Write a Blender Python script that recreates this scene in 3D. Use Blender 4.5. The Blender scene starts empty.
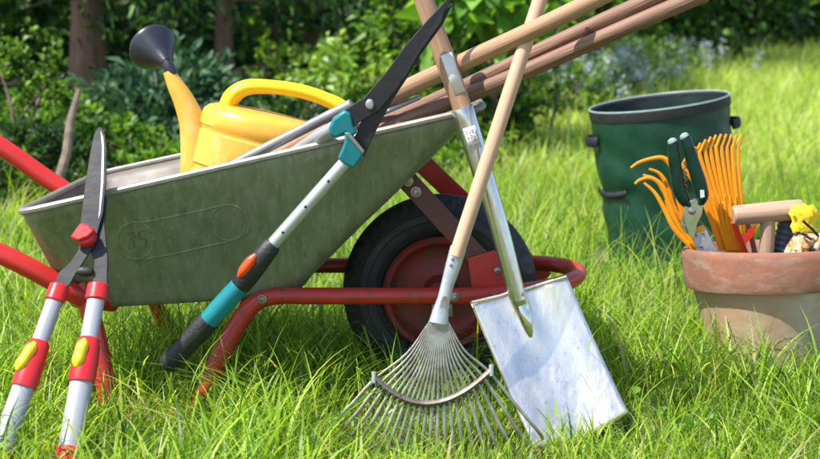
import bpy, bmesh, math, random
import numpy as np
from mathutils import Vector, Matrix
from mathutils.bvhtree import BVHTree

random.seed(7)
RNG = np.random.default_rng(11)
sc = bpy.context.scene
COL = sc.collection
R = math.radians

# ------------------------------------------------------------------ camera, sky, sun, exposure
CAM_H = 0.75
FPX = 1400.0                      # focal length in photo pixels (820 wide)
PITCH = math.atan(209.5 / FPX)
cd = bpy.data.cameras.new('camera')
cam = bpy.data.objects.new('camera', cd)
COL.objects.link(cam)
cam.location = (0, 0, CAM_H)
cam.rotation_euler = (math.pi / 2 - PITCH, 0, 0)
cd.sensor_width = 36
cd.lens = FPX / 820 * 36
cd.clip_start = 0.05
cd.clip_end = 500
cd.dof.use_dof = True
cd.dof.focus_distance = 2.62
cd.dof.aperture_fstop = 5.4
sc.camera = cam

SUN_EL, SUN_AZ = 57.0, 242.0       # azimuth clockwise from +Y (camera looks +Y)
world = bpy.data.worlds.new('World')
sc.world = world
world.use_nodes = True
wn = world.node_tree
bg = wn.nodes['Background']
sky = wn.nodes.new('ShaderNodeTexSky')
sky.sky_type = 'NISHITA'
sky.sun_disc = False
sky.sun_elevation = R(SUN_EL)
sky.sun_rotation = R(SUN_AZ)
wn.links.new(sky.outputs[0], bg.inputs[0])
bg.inputs[1].default_value = 0.14
sd = bpy.data.lights.new('sun', 'SUN')
sd.energy = 4.6
sd.angle = R(0.6)
sd.color = (1.0, 0.95, 0.86)
sun = bpy.data.objects.new('sun', sd)
COL.objects.link(sun)
to_sun = Vector((math.sin(R(SUN_AZ)) * math.cos(R(SUN_EL)), math.cos(R(SUN_AZ)) * math.cos(R(SUN_EL)), math.sin(R(SUN_EL))))
sun.rotation_euler = to_sun.to_track_quat('Z', 'Y').to_euler()
sun.location = (0, 0, 12)
sc.view_settings.view_transform = 'Standard'
sc.view_settings.look = 'None'
sc.view_settings.gamma = 1
sc.view_settings.exposure = 0.90
sc.render.engine = 'CYCLES'
sc.cycles.max_bounces = 8
sc.cycles.transparent_max_bounces = 8
sc.cycles.use_denoising = True
sc.cycles.sample_clamp_indirect = 6

# ------------------------------------------------------------------ measuring helpers
CP, SP = math.cos(PITCH), math.sin(PITCH)
def ray(px, py):
    u, v = (px - 410) / FPX, (229.5 - py) / FPX
    return Vector((u, CP + v * SP, -SP + v * CP))
def P(px, py, d):                  # the point seen at (px, py) standing d metres away
    r = ray(px, py)
    return Vector((0, 0, CAM_H)) + r * (d / r.y)
def m_(n, d=2.6): return n * d / FPX
class Plane:                       # leaning plane: distance = a + b * height
    def __init__(s, a, b): s.a, s.b = a, b; s.n = Vector((0, -1, b)).normalized()
    def __call__(s, px, py, off=0.0):
        r = ray(px, py)
        t = (s.a + s.b * CAM_H) / (r.y - s.b * r.z)
        return Vector((0, 0, CAM_H)) + r * t + s.n * off
def ground_z(x, y):
    t = np.maximum(0.0, np.asarray(y, dtype=float) - 6.0)
    return 0.040 * t * t / (t + 1.5) + 0.004 * np.sin(np.asarray(x) * 2.1) * np.minimum(1, t)

# ------------------------------------------------------------------ mesh helpers
class MB:
    def __init__(s): s.v, s.f, s.uv = [], [], []
    def add(s, v, f, uv=None):
        o = len(s.v)
        s.v += [Vector(p) for p in v]
        s.f += [tuple(i + o for i in q) for q in f]
        s.uv += uv if uv else [None] * len(f)
        return s
    def tube(s, pts, rad, n=14, caps=True, flat=1.0, up=None):
        pts = [Vector(p) for p in pts]
        if not isinstance(rad, (list, tuple)): rad = [rad] * len(pts)
        V, F, U = [], [], []
        prev = None; L = 0.0; Ls = []
        for i, p in enumerate(pts):
            a = pts[max(i - 1, 0)]; b = pts[min(i + 1, len(pts) - 1)]
            t = (b - a).normalized()
            if i: L += (p - pts[i - 1]).length
            Ls.append(L)
            if prev is None:
                ref = up or (Vector((0, 1, 0)) if abs(t.y) < .9 else Vector((1, 0, 0)))
                x = (ref - t * ref.dot(t)).normalized()
            else:
                x = (prev - t * prev.dot(t)).normalized()
            prev = x
            y = t.cross(x)
            for k in range(n):
                a_ = 2 * math.pi * k / n
                V.append(p + x * math.cos(a_) * rad[i] * flat + y * math.sin(a_) * rad[i])
        for i in range(len(pts) - 1):
            for k in range(n):
                k2 = (k + 1) % n
                F.append((i * n + k, i * n + k2, (i + 1) * n + k2, (i + 1) * n + k))
                u0, u1 = k / n, (k + 1) / n
                U.append([(u0, Ls[i]), (u1, Ls[i]), (u1, Ls[i + 1]), (u0, Ls[i + 1])])
        if caps:
            F.append(tuple(reversed(range(n)))); U.append(None)
            F.append(tuple((len(pts) - 1) * n + k for k in range(n))); U.append(None)
        return s.add(V, F, U)
    def prism(s, poly, nrm, th):
        nrm = Vector(nrm).normalized(); n = len(poly)
        V = [Vector(p) + nrm * th / 2 for p in poly] + [Vector(p) - nrm * th / 2 for p in poly]
        F = [tuple(range(n)), tuple(reversed(range(n, 2 * n)))]
        F += [(i, i + n, (i + 1) % n + n, (i + 1) % n) for i in range(n)]
        return s.add(V, F)
    def lathe(s, prof, c, axis, n=40, sx=1.0, sy=1.0, xref=None, closed=False, fn=None):
        axis = Vector(axis).normalized(); c = Vector(c)
        ref = Vector(xref) if xref else (Vector((0, 0, 1)) if abs(axis.z) < .9 else Vector((1, 0, 0)))
        x = (ref - axis * ref.dot(axis)).normalized(); y = axis.cross(x)
        V, F = [], []
        for j, (r, h) in enumerate(prof):
            for k in range(n):
                a = 2 * math.pi * k / n
                rr, hh = fn(r, h, a, j) if fn else (r, h)
                V.append(c + x * math.cos(a) * rr * sx + y * math.sin(a) * rr * sy + axis * hh)
        m = len(prof)
        for j in range(m - 1 + (1 if closed else 0)):
            j2 = (j + 1) % m
            for k in range(n):
                k2 = (k + 1) % n
                F.append((j * n + k, j * n + k2, j2 * n + k2, j2 * n + k))
        return s.add(V, F)
    def box(s, c, sz):
        c = Vector(c); a, b, h = [q / 2 for q in sz]
        V = [c + Vector((i, j, k)) for i in (-a, a) for j in (-b, b) for k in (-h, h)]
        return s.add(V, [(0, 1, 3, 2), (4, 6, 7, 5), (0, 4, 5, 1), (2, 3, 7, 6), (0, 2, 6, 4), (1, 5, 7, 3)])
    def build(s, name, m, parent=None, smooth=True, bevel=0.0, solid=0.0, label=None, sub=0, seg=2):
        off = worldloc(parent) if parent else Vector((0, 0, 0))
        loc = Vector((0, 0, 0))
        if parent is None:
            xs = [p.x for p in s.v]; ys = [p.y for p in s.v]; zs = [p.z for p in s.v]
            loc = Vector(((min(xs) + max(xs)) / 2, (min(ys) + max(ys)) / 2, min(zs)))
            off = loc
        me = bpy.data.meshes.new(name)
        me.from_pydata([tuple(p - off) for p in s.v], [], s.f)
        if any(u for u in s.uv):
            ul = me.uv_layers.new(name='UVMap')
            for pl, u in zip(me.polygons, s.uv):
                for li, lo in enumerate(pl.loop_indices):
                    ul.data[lo].uv = u[li] if u else (0, 0)
        me.materials.append(m)
        bm = bmesh.new(); bm.from_mesh(me)
        bmesh.ops.recalc_face_normals(bm, faces=bm.faces)
        bm.to_mesh(me); bm.free()
        if smooth:
            me.polygons.foreach_set('use_smooth', [True] * len(me.polygons))
            try: me.set_sharp_from_angle(angle=R(38))
            except Exception: pass
        o = bpy.data.objects.new(name, me); COL.objects.link(o)
        o.location = loc
        if parent: o.parent = parent
        if solid:
            md = o.modifiers.new('thickness', 'SOLIDIFY'); md.thickness = solid; md.offset = 0
        if bevel:
            md = o.modifiers.new('bevel', 'BEVEL'); md.width = bevel; md.segments = seg; md.limit_method = 'ANGLE'; md.angle_limit = R(35)
        if sub:
            md = o.modifiers.new('sub', 'SUBSURF'); md.levels = md.render_levels = sub
        if label: o['label'] = label
        return o
def worldloc(o):
    v = Vector((0, 0, 0))
    while o: v += o.location; o = o.parent
    return v
def thing(name, label, cat, loc, group=None):
    o = bpy.data.objects.new(name, None); COL.objects.link(o)
    o.location = loc; o.empty_display_size = .05
    o['label'] = label; o['category'] = cat
    if group: o['group'] = group
    return o
def tag(o, label, cat, group=None, kind=None):
    if label: o['label'] = label
    if cat: o['category'] = cat
    if group: o['group'] = group
    if kind: o['kind'] = kind
    return o
def smooth_path(pts, n=8):          # Catmull-Rom
    pts = [Vector(p) for p in pts]
    q = [pts[0] * 2 - pts[1]] + pts + [pts[-1] * 2 - pts[-2]]
    out = []
    for i in range(1, len(q) - 2):
        for k in range(n):
            t = k / n
            out.append(.5 * ((2 * q[i]) + (q[i + 1] - q[i - 1]) * t + (2 * q[i - 1] - 5 * q[i] + 4 * q[i + 1] - q[i + 2]) * t * t + (3 * q[i] - q[i - 1] - 3 * q[i + 1] + q[i + 2]) * t ** 3))
    out.append(pts[-1])
    return out
def lerp_list(vals, n):
    out = []
    for i in range(len(vals) - 1):
        for k in range(n): out.append(vals[i] + (vals[i + 1] - vals[i]) * k / n)
    return out + [vals[-1]]
def line(a, b, n=6): a, b = Vector(a), Vector(b); return [a.lerp(b, i / n) for i in range(n + 1)]

# ------------------------------------------------------------------ materials
def mat(name, base, rough=.5, metal=0.0, var=None, scale=8.0, amount=.5, bump=0.0, bscale=60.0, stretch=(1, 1, 1), coord='Object', rvar=0.0, spec=None, detail=5.0, coat=0.0, extra=None, wlo=.38, whi=.62):
    m = bpy.data.materials.new(name); m.use_nodes = True
    nt = m.node_tree; N = nt.nodes; L = nt.links
    b = N['Principled BSDF']
    b.inputs['Roughness'].default_value = rough; b.inputs['Metallic'].default_value = metal
    if spec is not None: b.inputs['Specular IOR Level'].default_value = spec
    if coat: b.inputs['Coat Weight'].default_value = coat; b.inputs['Coat Roughness'].default_value = .15
    tc = N.new('ShaderNodeTexCoord'); mp = N.new('ShaderNodeMapping')
    mp.inputs['Scale'].default_value = stretch
    L.new(tc.outputs[coord], mp.inputs[0])
    col = N.new('ShaderNodeRGB'); col.outputs[0].default_value = (*base, 1)
    out = col.outputs[0]
    nz = N.new('ShaderNodeTexNoise'); nz.inputs['Scale'].default_value = scale; nz.inputs['Detail'].default_value = detail; nz.inputs['Roughness'].default_value = .65
    L.new(mp.outputs[0], nz.inputs['Vector'])
    def blend(a, c, fac, amt, lo, hi):
        mr = N.new('ShaderNodeMapRange'); mr.inputs['From Min'].default_value = lo; mr.inputs['From Max'].default_value = hi; mr.inputs['To Max'].default_value = amt
        L.new(fac, mr.inputs[0])
        mx = N.new('ShaderNodeMix'); mx.data_type = 'RGBA'
        L.new(mr.outputs[0], mx.inputs['Factor']); L.new(a, mx.inputs['A']); mx.inputs['B'].default_value = (*c, 1)
        return mx.outputs['Result']
    if var: out = blend(out, var, nz.outputs[0], amount, wlo, whi)
    for (c2, sc2, st2, amt2, lo2, hi2) in (extra or []):
        mp2 = N.new('ShaderNodeMapping'); mp2.inputs['Scale'].default_value = st2; mp2.inputs['Location'].default_value = (3.1 * sc2 % 7, 1.7, .4)
        L.new(tc.outputs[coord], mp2.inputs[0])
        n2 = N.new('ShaderNodeTexNoise'); n2.inputs['Scale'].default_value = sc2; n2.inputs['Detail'].default_value = 6; n2.inputs['Roughness'].default_value = .7
        L.new(mp2.outputs[0], n2.inputs['Vector'])
        out = blend(out, c2, n2.outputs[0], amt2, lo2, hi2)
    L.new(out, b.inputs['Base Color'])
    if rvar:
        mr = N.new('ShaderNodeMapRange'); mr.inputs['From Min'].default_value = .3; mr.inputs['From Max'].default_value = .7
        mr.inputs['To Min'].default_value = max(.03, rough - rvar); mr.inputs['To Max'].default_value = min(1, rough + rvar)
        n3 = N.new('ShaderNodeTexNoise'); n3.inputs['Scale'].default_value = scale * 2.3; n3.inputs['Detail'].default_value = 6
        L.new(mp.outputs[0], n3.inputs['Vector']); L.new(n3.outputs[0], mr.inputs[0]); L.new(mr.outputs[0], b.inputs['Roughness'])
    if bump:
        n4 = N.new('ShaderNodeTexNoise'); n4.inputs['Scale'].default_value = bscale; n4.inputs['Detail'].default_value = 6
        L.new(mp.outputs[0], n4.inputs['Vector'])
        bp = N.new('ShaderNodeBump'); bp.inputs['Strength'].default_value = bump; bp.inputs['Distance'].default_value = .004
        L.new(n4.outputs[0], bp.inputs['Height']); L.new(bp.outputs[0], b.inputs['Normal'])
    return m
def leafy(name, trans=.45, gloss=.35, rough=.4, sheen=.04):
    m = bpy.data.materials.new(name); m.use_nodes = True
    nt = m.node_tree; N = nt.nodes; L = nt.links
    b = N['Principled BSDF']; o = N['Material Output']
    at = N.new('ShaderNodeAttribute'); at.attribute_name = 'col'
    L.new(at.outputs['Color'], b.inputs['Base Color'])
    b.inputs['Roughness'].default_value = rough; b.inputs['Specular IOR Level'].default_value = gloss
    tr = N.new('ShaderNodeBsdfTranslucent')
    mx = N.new('ShaderNodeMix'); mx.data_type = 'RGBA'; mx.blend_type = 'MULTIPLY'; mx.inputs['Factor'].default_value = 1
    L.new(at.outputs['Color'], mx.inputs['A']); mx.inputs['B'].default_value = (1.42, 1.38, .5, 1)
    L.new(mx.outputs['Result'], tr.inputs[0])
    ms = N.new('ShaderNodeMixShader'); ms.inputs[0].default_value = trans
    L.new(b.outputs[0], ms.inputs[1]); L.new(tr.outputs[0], ms.inputs[2]); L.new(ms.outputs[0], o.inputs[0])
    return m
WOODUV = dict(coord='UV', stretch=(5, 1.6, 1))
M = {}
M['red_rim'] = mat('faded_red_rim', (.27, .02, .018), .5, 0, var=(.15, .025, .02), scale=12, amount=.8, bump=.15, bscale=60, extra=[((.08, .045, .03), 20, (1, 1, 1), .85, .5, .6)])
M['galv'] = mat('galvanised_green', (.235, .26, .18), .46, .25, var=(.155, .185, .10), scale=4.5, amount=.85, bump=.12, bscale=14, rvar=.14, stretch=(7, 4, .5),
                extra=[((.20, .12, .06), 2.6, (1, 1, 1), .85, .55, .68), ((.33, .36, .27), 12, (6, 4, .4), .5, .5, .66), ((.07, .08, .04), 26, (1, 1, .6), .55, .6, .7)])
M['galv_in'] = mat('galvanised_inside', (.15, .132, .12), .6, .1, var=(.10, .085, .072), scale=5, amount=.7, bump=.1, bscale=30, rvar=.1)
M['rim'] = mat('galvanised_rim', (.30, .30, .27), .5, .4, var=(.19, .17, .13), scale=20, amount=.6, bump=.1, bscale=80)
M['ridge'] = mat('galvanised_relief_shade', (.12, .135, .085), .5, .2, var=(.17, .19, .12), scale=30, amount=.8)  # darker than the tub, puts shade into the pressed lines
M['red'] = mat('red_enamel', (.50, .028, .02), .34, 0, var=(.36, .028, .02), scale=7, amount=.75, bump=.1, bscale=50, rvar=.14,
               extra=[((.14, .055, .03), 65, (1, 1, 1), .85, .56, .63), ((.26, .10, .07), 60, (1, 1, 1), .5, .58, .66)])
M['red_dark'] = mat('dark_red_brown', (.13, .022, .018), .5, 0, var=(.08, .03, .02), scale=14, amount=.8, bump=.15, bscale=60)  # darker and browner than the frame red
M['red_handle'] = mat('red_plastic_sleeve', (.55, .025, .02), .3, 0, var=(.42, .02, .02), scale=9, amount=.5, bump=.05)
M['rubber'] = mat('tyre_rubber', (.017, .018, .021), .62, 0, var=(.045, .042, .038), scale=9, amount=.6, bump=.25, bscale=90, rvar=.12)
M['steel_bolt'] = mat('bolt_steel', (.42, .41, .40), .4, .9, var=(.2, .12, .07), scale=80, amount=.7)
M['yellow'] = mat('yellow_plastic', (.70, .37, .04), .33, 0, var=(.78, .47, .07), scale=4, amount=.6, bump=.12, bscale=22, rvar=.12,
                  extra=[((.86, .66, .28), 20, (1, 1, .4), .35, .55, .7), ((.50, .34, .12), 9, (1, 1, 2), .40, .52, .72), ((.35, .24, .12), 46, (1, 1, 1), .5, .64, .72)])
M['yellow2'] = mat('yellow_handle_plastic', (.78, .56, .015), .33, 0, var=(.85, .55, .01), scale=7, amount=.6, bump=.04)
M['black_rose'] = mat('black_plastic', (.016, .018, .026), .38, 0, var=(.03, .03, .04), scale=12, amount=.6, rvar=.08, bump=.05)
M['black_grip'] = mat('black_grip_rubber', (.012, .012, .013), .55, 0, var=(.025, .025, .026), scale=30, amount=.6, bump=.35, bscale=160)
M['blade_black'] = mat('coated_blade', (.022, .024, .030), .5, 0, spec=.3, var=(.036, .034, .034), scale=9, amount=.7, bump=.1, bscale=60, rvar=.12, stretch=(1, 1, 3))
M['blade_highlight'] = mat('edge_highlight', (.30, .32, .36), .35, .9, var=(.15, .15, .16), scale=40, amount=.6)
M['alu'] = mat('aluminium_tube', (.58, .60, .63), .36, .6, var=(.44, .46, .49), scale=3, amount=.6, stretch=(3, .5, 1), coord='UV', rvar=.12, bump=.05)
M['grey_plastic'] = mat('light_grey_tube', (.33, .34, .39), .42, .15, var=(.33, .34, .38), scale=3, amount=.7, stretch=(3, .5, 1), coord='UV', rvar=.1)
M['red_plastic'] = mat('red_plastic', (.62, .02, .025), .3, 0, var=(.50, .02, .02), scale=14, amount=.5, bump=.05)
M['yellow_button'] = mat('yellow_button', (.80, .62, .02), .35, 0, var=(.75, .45, .02), scale=30, amount=.6)
M['teal'] = mat('teal_plastic', (.008, .20, .235), .33, 0, var=(.006, .15, .18), scale=14, amount=.6, bump=.06, rvar=.08)
M['orange_button'] = mat('orange_button', (.78, .085, .015), .32, 0, var=(.7, .06, .01), scale=30, amount=.5)
M['wood'] = mat('ash_wood', (.43, .26, .155), .5, 0, var=(.28, .155, .09), scale=3.0, amount=.75, bump=.25, bscale=9, rvar=.12, extra=[((.24, .12, .07), 14, (1, 1.2, 1), .5, .62, .72)], **WOODUV)
M['wood_light'] = mat('pale_wood', (.60, .39, .26), .45, 0, var=(.48, .28, .17), scale=3.0, amount=.7, bump=.12, bscale=9, rvar=.1, extra=[((.30, .16, .09), 16, (1, 1.2, 1), .4, .64, .72)], **WOODUV)
M['wood_shaded'] = mat('weathered_shaded_wood', (.25, .135, .085), .62, 0, var=(.12, .06, .04), scale=3.0, amount=.85, bump=.35, bscale=9, rvar=.1, extra=[((.38, .26, .20), 7, (1, 1, 1), .5, .56, .7)], **WOODUV)  # base darkened to put the handles' unlit undersides into the colour
M['wood_grey'] = mat('silvered_wood', (.46, .40, .36), .6, 0, var=(.30, .22, .18), scale=3.0, amount=.8, bump=.35, bscale=9, **WOODUV)
M['steel'] = mat('spade_blade_steel', (.93, .82, .74), .31, .93, var=(.78, .70, .64), scale=3, amount=.6, bump=.08, bscale=13, rvar=.12, stretch=(9, 9, .9),
                 extra=[((.40, .37, .36), 7, (3.5, 3.5, 1), .45, .57, .68), ((.24, .16, .10), 40, (1, 1, 1), .5, .62, .70), ((.45, .43, .42), 30, (9, 9, .5), .5, .55, .66)])
M['chrome'] = mat('polished_socket', (.62, .63, .62), .2, .95, var=(.42, .42, .40), scale=14, amount=.6, rvar=.1, bump=.04)
M['zinc_dull'] = mat('dull_grey_metal', (.20, .20, .20), .5, .5, var=(.32, .31, .29), scale=12, amount=.7, bump=.1, bscale=60)
M['zinc'] = mat('zinc_socket', (.52, .54, .56), .42, .6, var=(.38, .39, .41), scale=30, amount=.7, bump=.1, bscale=80)
M['tine'] = mat('rusty_tine', (.40, .39, .36), .42, .75, var=(.23, .18, .13), scale=26, amount=.8, bump=.12, bscale=120, rvar=.12)
M['brace'] = mat('rusted_brace', (.22, .20, .175), .5, .6, var=(.12, .085, .06), scale=40, amount=.8, bump=.15, bscale=120)
M['label'] = mat('paper_label', (.72, .70, .66), .5, 0, var=(.6, .58, .54), scale=60, amount=.5)
M['ink'] = mat('label_ink', (.10, .10, .12), .5)
M['bag'] = mat('green_woven_plastic', (.002, .046, .024), .46, 0, var=(.002, .032, .019), scale=9, amount=.7, bump=.35, bscale=40, rvar=.1, spec=.5)
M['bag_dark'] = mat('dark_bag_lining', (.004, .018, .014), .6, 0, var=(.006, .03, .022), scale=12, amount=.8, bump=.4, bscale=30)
M['bag_trim'] = mat('black_webbing', (.008, .009, .011), .6, 0, var=(.02, .02, .022), scale=40, amount=.6, bump=.3, bscale=180)
M['terracotta'] = mat('weathered_terracotta', (.44, .27, .18), .8, 0, var=(.46, .36, .28), scale=4.5, amount=.95, bump=.3, bscale=45, wlo=.42, whi=.58,
                      extra=[((.30, .22, .15), 13, (1, 1, .6), .5, .5, .68), ((.20, .15, .09), 9, (1, 1, 1.5), .5, .60, .72), ((.60, .54, .47), 7, (1, 1, .7), .6, .56, .68)])
M['terracotta_rim'] = mat('terracotta_rim', (.31, .12, .07), .75, 0, var=(.19, .10, .07), scale=9, amount=.8, bump=.3, bscale=45,
                          extra=[((.34, .24, .19), 14, (1, 1, 3), .6, .50, .64), ((.14, .08, .05), 40, (1, 1, 1), .6, .6, .7)])
M['soil'] = mat('dark_soil', (.05, .032, .02), .95, 0, var=(.09, .06, .035), scale=18, amount=.8, bump=.6, bscale=50)
M['orange'] = mat('orange_enamel', (.88, .34, .008), .32, 0, var=(.84, .27, .01), scale=24, amount=.5, bump=.05, rvar=.08)
M['green_grip'] = mat('dark_green_grip', (.004, .018, .013), .3, 0, var=(.01, .05, .035), scale=30, amount=.5, spec=.3)
M['cap_grey'] = mat('pale_grip_cap', (.30, .38, .36), .35, 0, var=(.2, .27, .25), scale=40, amount=.5)
M['dibber'] = mat('turned_beech', (.44, .29, .20), .55, 0, var=(.33, .20, .135), scale=3, amount=.6, bump=.12, bscale=9, **WOODUV)
M['bark'] = mat('tree_bark', (.27, .15, .10), .9, 0, var=(.14, .08, .05), scale=9, amount=.9, bump=1.0, bscale=14, stretch=(2.2, 2.2, .5))
M['twig'] = mat('dead_stake', (.22, .16, .12), .9, 0, var=(.10, .07, .05), scale=18, amount=.8, bump=.7, bscale=30)
M['stem'] = mat('green_stem', (.06, .11, .03), .6, 0, var=(.10, .08, .03), scale=18, amount=.7)
M['lawn'] = mat('lawn_soil_and_thatch', (.10, .11, .035), .95, 0, var=(.20, .18, .08), scale=26, amount=.8, bump=.8, bscale=60,
                extra=[((.05, .075, .02), 5, (1, 1, 1), .8, .45, .6)])
M['litter'] = mat('leaf_litter_soil', (.035, .028, .015), .95, 0, var=(.03, .055, .015), scale=9, amount=.9, bump=.8, bscale=30)
M['glove'] = mat('patterned_glove_fabric', (.62, .30, .12), .85, 0, var=(.62, .52, .36), scale=26, amount=.95, bump=.4, bscale=120, wlo=.46, whi=.54,
                 extra=[((.03, .02, .025), 48, (1, 1, 1), .95, .55, .58)])
M['glove_yellow'] = mat('yellow_fabric', (.80, .62, .02), .8, 0, var=(.72, .50, .02), scale=40, amount=.7, bump=.5, bscale=90)
M['blue_rib'] = mat('slate_blue_rubber', (.035, .065, .095), .45, 0, var=(.06, .09, .12), scale=50, amount=.6)
M['red_tool'] = mat('red_tool_paint', (.60, .045, .015), .32, 0, var=(.48, .03, .01), scale=30, amount=.6)
M['leaf'] = leafy('leaf_blade')
M['leaf_gloss'] = leafy('glossy_leaf', trans=.22, gloss=.35, rough=.45)
M['grass'] = leafy('grass_blade', trans=.55, gloss=.4, rough=.42)
M['petal'] = leafy('petal', trans=.4, gloss=.2, rough=.6)

# ------------------------------------------------------------------ ground
def np_mesh(name, V, F, cols, m, smooth=False):
    me = bpy.data.meshes.new(name)
    V = np.asarray(V, dtype=np.float32); F = np.asarray(F, dtype=np.int32)
    k = F.shape[1]
    me.vertices.add(len(V)); me.vertices.foreach_set('co', V.ravel())
    me.loops.add(F.size); me.loops.foreach_set('vertex_index', F.ravel())
    me.polygons.add(len(F))
    me.polygons.foreach_set('loop_start', np.arange(0, F.size, k, dtype=np.int32))
    me.update(calc_edges=True)
    if cols is not None:
        a = me.color_attributes.new('col', 'FLOAT_COLOR', 'POINT')
        c = np.ones((len(V), 4), dtype=np.float32); c[:, :3] = cols
        a.data.foreach_set('color', c.ravel())
    me.materials.append(m)
    if smooth: me.polygons.foreach_set('use_smooth', [True] * len(F))
    o = bpy.data.objects.new(name, me); COL.objects.link(o)
    return o
def sheet(name, xs, ys, zf, m):
    X, Y = np.meshgrid(xs, ys); Z = zf(X, Y)
    V = np.stack([X, Y, Z], -1).reshape(-1, 3)
    nx, ny = len(xs), len(ys)
    i = np.arange(nx - 1)[None, :] + np.arange(ny - 1)[:, None] * nx
    i = i.ravel()
    return np_mesh(name, V, np.stack([i, i + 1, i + nx + 1, i + nx], 1), None, m, True)
def full_ground(X, Y):
    return ground_z(X, np.minimum(Y, 21)) + np.where(Y > 21, (Y - 21) * .32, 0) * np.clip((60 - Y) / 20, 0, 1) + np.clip((np.minimum(Y, 60) - 40), 0, 20) * .1
o = sheet('ground', np.concatenate([np.linspace(-300, -12, 8), np.linspace(-10, 12, 60), np.linspace(14, 300, 8)]),
          np.concatenate([np.linspace(-200, -2, 8), np.linspace(-1, 24, 90), np.linspace(26, 300, 14)]),
          lambda X, Y: ground_z(X, np.minimum(Y, 21)) + np.clip(Y - 21, 0, 14) * .42, M['lawn'])
tag(o, None, None, kind='structure')

def bed_edge(x):                   # the lawn ends here; the planted bed begins (y as a function of x)
    x = np.asarray(x, dtype=float)
    return np.interp(x, [-9, -1.6, .4, .8, 1.7, 2.6, 7.5], [5.0, 5.3, 6.6, 9.2, 12.2, 15.6, 16.6])
xs = np.linspace(-9.5, 9.5, 90)
ts = np.linspace(0, 1, 36)
X = np.repeat(xs[None, :], 36, 0); E = bed_edge(X) + .06 * np.sin(X * 5)
Y = E + (20.8 - E) * (ts[:, None] ** 1.3)
Z = ground_z(X, Y) + .012 + .05 * np.clip(ts[:, None] * 8, 0, 1) + .012 * np.sin(X * 7) * np.sin(Y * 5)
V = np.stack([X, Y, Z], -1).reshape(-1, 3); i = (np.arange(89)[None, :] + np.arange(35)[:, None] * 90).ravel()
o = np_mesh('planting_bed_soil', V, np.stack([i, i + 1, i + 91, i + 90], 1), None, M['litter'], True)
tag(o, None, None, kind='structure')

# ------------------------------------------------------------------ grass
def clump_noise(x, y):
    return (np.sin(x * 9.1 + 1.3 * np.sin(y * 6.3)) * np.sin(y * 8.2 + 1.7 * np.sin(x * 5.1)) + .6 * np.sin(x * 23 + y * 17) * np.sin(y * 29 - x * 11)) / 1.6
def in_poly_clear(x, y):           # keep roots out of the pot and the bag
    ok = ((x - .79) ** 2 + (y - 3.0) ** 2 > .15 ** 2) & ((x - .76) ** 2 + (y - 4.35) ** 2 > .215 ** 2)
    return ok
def make_blades(x, y, h, w, nseg, palette, weights, bend=(.1, .8), lean_sd=.30, shade=.0):
    n = len(x)
    z = ground_z(x, y)
    phi = RNG.uniform(0, 2 * np.pi, n)
    lean = np.abs(RNG.normal(0, lean_sd, n))
    curl = RNG.uniform(*bend, n) * h
    dx, dy = np.cos(phi), np.sin(phi)
    rot = phi + RNG.normal(np.pi / 2, .5, n)
    wx, wy = np.cos(rot), np.sin(rot)
    T = np.linspace(0, 1, nseg + 1)
    V = np.zeros((n, (nseg + 1) * 2, 3), np.float32)
    for k, t in enumerate(T):
        hor = lean * h * t + curl * t ** 2.4
        ver = h * (t - .30 * (curl / h) * t ** 3)
        ww = w * (1 - t ** 1.8) * (.75 + .25 * min(1, t * 4)) * .5 + .00015
        for s, sg in ((0, -1), (1, 1)):
            V[:, k * 2 + s, 0] = x + dx * hor + sg * wx * ww
            V[:, k * 2 + s, 1] = y + dy * hor + sg * wy * ww
            V[:, k * 2 + s, 2] = z + ver - .004
    base = np.arange(n)[:, None] * (nseg + 1) * 2
    F = []
    for k in range(nseg):
        a = base + k * 2
        F.append(np.concatenate([a, a + 1, a + 3, a + 2], 1))
    F = np.stack(F, 1).reshape(-1, 4)
    pal = np.asarray(palette)[RNG.choice(len(palette), n, p=np.asarray(weights) / np.sum(weights))]
    pal = pal * RNG.uniform(.72, 1.25, (n, 1))
    C = np.repeat(pal[:, None, :], (nseg + 1) * 2, 1)
    straw = np.array([.30, .26, .10])
    for k, t in enumerate(T):        # blades are paler, yellower at the root
        f = max(0, .35 - t) * 1.1
        C[:, k * 2:k * 2 + 2] = C[:, k * 2:k * 2 + 2] * (1 - f) + straw * f
    return V.reshape(-1, 3), F, C.reshape(-1, 3)
GREENS = [(.21, .37, .025), (.31, .49, .04), (.065, .17, .022), (.45, .59, .10), (.58, .52, .26)]
WTS = [4, 3.6, 4.2, 2.4, 1.2]
def scatter(n, ylo, yhi, half, power=1.0):
    y = ylo + (yhi - ylo) * RNG.uniform(0, 1, n) ** power
    x = RNG.uniform(-1, 1, n) * half(y)
    k = in_poly_clear(x, y) & (y < bed_edge(x) + RNG.normal(0, .05, n))
    return x[k], y[k]
def grass_object(name, parts):
    Vs, Fs, Cs, o_ = [], [], [], 0
    for V, F, C in parts:
        Vs.append(V); Fs.append(F + o_); Cs.append(C); o_ += len(V)
    ob = np_mesh(name, np.concatenate(Vs), np.concatenate(Fs), np.concatenate(Cs), M['grass'])
    return tag(ob, None, None, kind='stuff')
parts = []
hw = lambda y: .31 * y + .45
x, y = scatter(44000, 1.72, 3.3, hw)
c = clump_noise(x, y)
h = (.050 + .035 * np.clip(c + .3, 0, 1.4)) * RNG.lognormal(0, .34, len(x))
def rake_zone(x, y): return np.where((x > -.62) & (x < -.36) & (y > 2.1) & (y < 2.62), .72, 1) * np.where((x > .5) & (x < 1.02) & (y > 3.3) & (y < 4.3), .42, 1) * np.where((x > -.16) & (x < .26) & (y > 2.0) & (y < 2.62), .50, 1.0) * np.where((x > .2) & (x < .7) & (y > 1.9) & (y < 2.6), .8, 1)
h *= rake_zone(x, y)
parts.append(make_blades(x, y, h, RNG.uniform(.0016, .0042, len(x)), 4, GREENS, WTS))
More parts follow.
